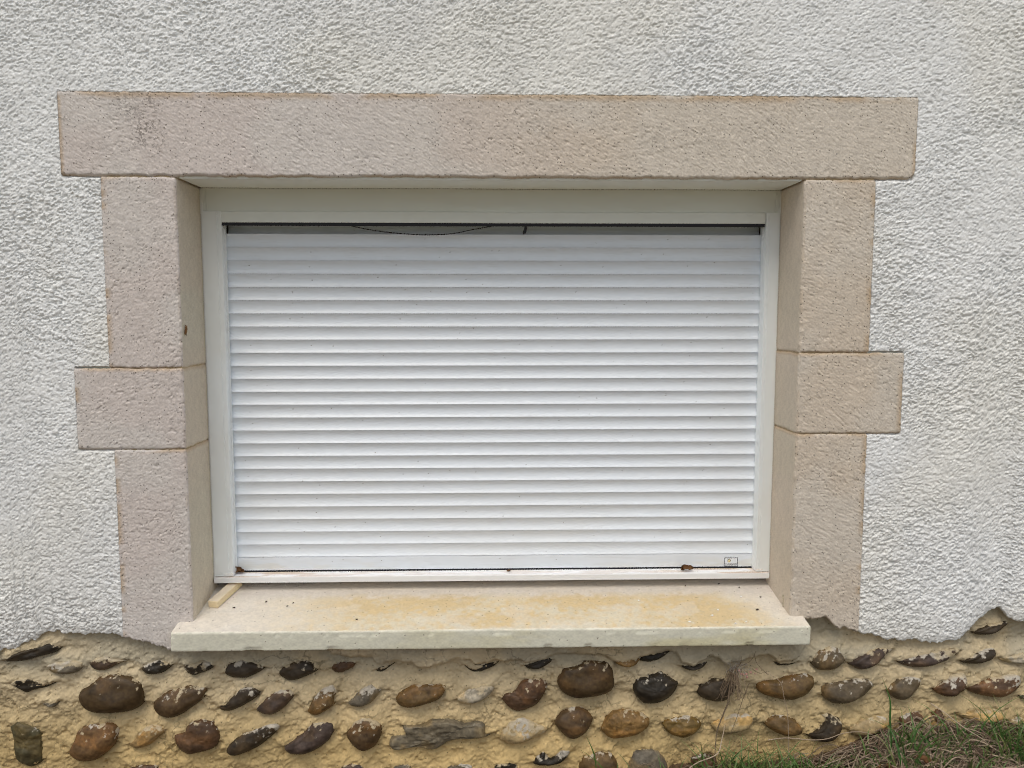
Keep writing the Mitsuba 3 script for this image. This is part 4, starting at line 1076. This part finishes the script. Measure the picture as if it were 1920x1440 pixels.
def single_tube(name, pts, rad, mat, label, cat, tone=0.7, n=22):
    r = np.interp(np.linspace(0, 1, n), [0, 0.8, 1], [rad, rad * 0.8, rad * 0.3])
    m = tube(curve(pts, n), r, 5)
    return obj(name, m, mat, uv=np.tile([[tone, 0.6]], (len(m.vertices), 1)), smooth=True, label=label, cat=cat)


def single_blade(name, pts, width, label, cat, tone=0.3, n=14):
    c = curve(pts, n)
    t = np.linspace(0, 1, n)
    w = width * np.interp(t, [0, .5, 1], [.7, 1, .05]) / 2
    side = np.array([1.0, 0.35, 0.0])
    P = np.stack([c - side * w[:, None], c + np.array([0, 0.0012, 0]), c + side * w[:, None]], 1)
    u = np.stack([np.full((n, 3), tone), np.broadcast_to(t[:, None], (n, 3))], -1)
    m, uvb = grid_mesh(P, uv=u)
    return obj(name, m, 'mat_green', uv=uvb, smooth=True, label=label, cat=cat)


single_tube('straw', [(0.4873, -.09, .3300), (0.5327, -.088, .3673), (0.5887, -.085, .3904), (0.6056, -.07, .4215), (0.6169, -.06, .4617)], 0.0017, 'mat_straw', 'bent pale straw rising from the grass beneath the hanging roots', 'straw', 0.95)
single_tube('straw', [(1.1600, -.075, .5180), (1.1917, -.09, .4977), (1.2363, -.10, .4639), (1.2883, -.10, .4310), (1.31, -.10, .41)], 0.0016, 'mat_straw', 'long pale straw slanting over the withered heap', 'straw', 1.0)
single_tube('straw', [(0.7219, -.09, .4308), (0.7713, -.09, .4356), (0.8389, -.09, .4291), (0.8814, -.09, .4322), (0.9234, -.09, .447), (0.9767, -.09, .4485), (1.03, -.085, .425)], 0.0012, 'mat_straw', 'thin wavy straw lying level left of the withered heap', 'straw', 0.75)
single_tube('seed_stalk', [(0.7913, -.06, .33), (0.7853, -.06, .4684), (0.7725, -.06, .5317), (0.7641, -.06, .5687), (0.7493, -.055, .5836), (0.724, -.05, .5968)], 0.0010, 'mat_straw', 'thin dry seed stalk bending in front of the brown stone right of the hanging roots', 'stalk', 0.6)
single_blade('grass_blade', [(1.0690, -.06, .36), (1.0672, -.06, .4083), (1.061, -.06, .4646), (1.0598, -.06, .513), (1.052, -.058, .5428), (1.0377, -.055, .580)], 0.0065, 'single tall dark green blade standing higher than all other grass', 'grass blade', 0.05)
single_blade('grass_blade', [(0.2782, -.05, .27), (0.2740, -.05, .345), (0.2668, -.05, .3806), (0.2559, -.05, .407), (0.2468, -.05, .4276)], 0.0036, 'slim upright green blade at the left end of the grass', 'grass blade', 0.25)
single_blade('grass_blade', [(0.3060, -.05, .27), (0.2997, -.05, .3202), (0.2706, -.05, .3581), (0.2328, -.05, .3867)], 0.0036, 'green blade leaning left at the left end of the grass', 'grass blade', 0.45)

# the uprooted weed hanging on the stones
rng = np.random.default_rng(91)
weed = thing('withered_weed', 'withered brown weed with hanging roots on the stones below the right sill end', 'weed')
obj('stem', tube(curve([(0.652, .004, .585), (0.640, -.018, .545), (0.6322, -.035, .5104), (0.6187, -.035, .473), (0.602, -.035, .4167), (0.5932, -.05, .3295)], 26), np.linspace(0.0032, 0.0012, 26), 5), 'mat_root', weed, smooth=True)
tuft = []
for _ in range(30):
    a = np.array([0.652 + 0.010 * rng.standard_normal(), -0.004, 0.584 + 0.008 * rng.standard_normal()])
    b = a + np.array([-0.018 + 0.017 * rng.standard_normal(), -0.030 - 0.014 * rng.random(), -0.030 - 0.028 * rng.random()])
    c = b + np.array([0.012 * rng.standard_normal(), 0.006 * rng.standard_normal(), -0.02 * rng.random()])
    tuft.append(tube(curve([a, b, c], 8), np.linspace(0.0011, 0.0004, 8), 3))
obj('root_tuft', join(tuft), 'mat_root', weed)
tw = [[(0.652, -.002, .583), (0.6941, -.012, .6086), (0.7114, -.012, .6384)], [(0.7463, -.012, .5703), (0.7162, -.012, .6008), (0.7062, -.012, .631)], [(0.70, -.015, .59), (0.72, -.02, .58), (0.748, -.02, .585)],
      [(0.6888, -.03, .5584), (0.6721, -.03, .5099), (0.6555, -.03, .4537), (0.642, -.03, .4161)], [(0.652, -.003, .583), (0.668, -.012, .600), (0.673, -.012, .625)]]
for k, q in enumerate(tw):
    obj('twig', tube(curve(q, 14), np.linspace(0.0010, 0.0005, 14), 4), 'mat_root', weed)
obj('webbing', join(tangle(rng, (0.668, -0.004, 0.588), (0.055, 0.012, 0.035), 90, 0.00035, 0.035)), 'mat_web', weed)
pk = []
for _ in range(9):
    m = trimesh.creation.icosphere(subdivisions=1, radius=0.0016 + 0.002 * rng.random())
    m.apply_translation((0.678 + 0.014 * rng.standard_normal(), -0.012, 0.574 + 0.006 * rng.standard_normal()))
    pk.append(m)
obj('petal_scrap', join(pk), 'mat_pink', weed, label='small pinkish petal scraps caught in the web', kind='stuff')

for k, (x, y, z, lb) in enumerate([(1.0036, -.12, .4000, 'upright pinkish brown dead leaf in the withered grass'), (1.0287, -.13, .3850, 'small dead leaf at the bottom edge of the grass'), (1.1201, -.12, .3980, 'pale tan dead leaf lying on the withered grass')]):
    obj('dead_leaf', curl_leaf(0.050 - 0.006 * k, 0.026, (x, y, ground_z(np.array([x]), np.array([y]))[0] + 0.030), 0.6 + k, 1.0, 0.35, 20 + k), 'mat_leaf', label=lb, cat='leaf')
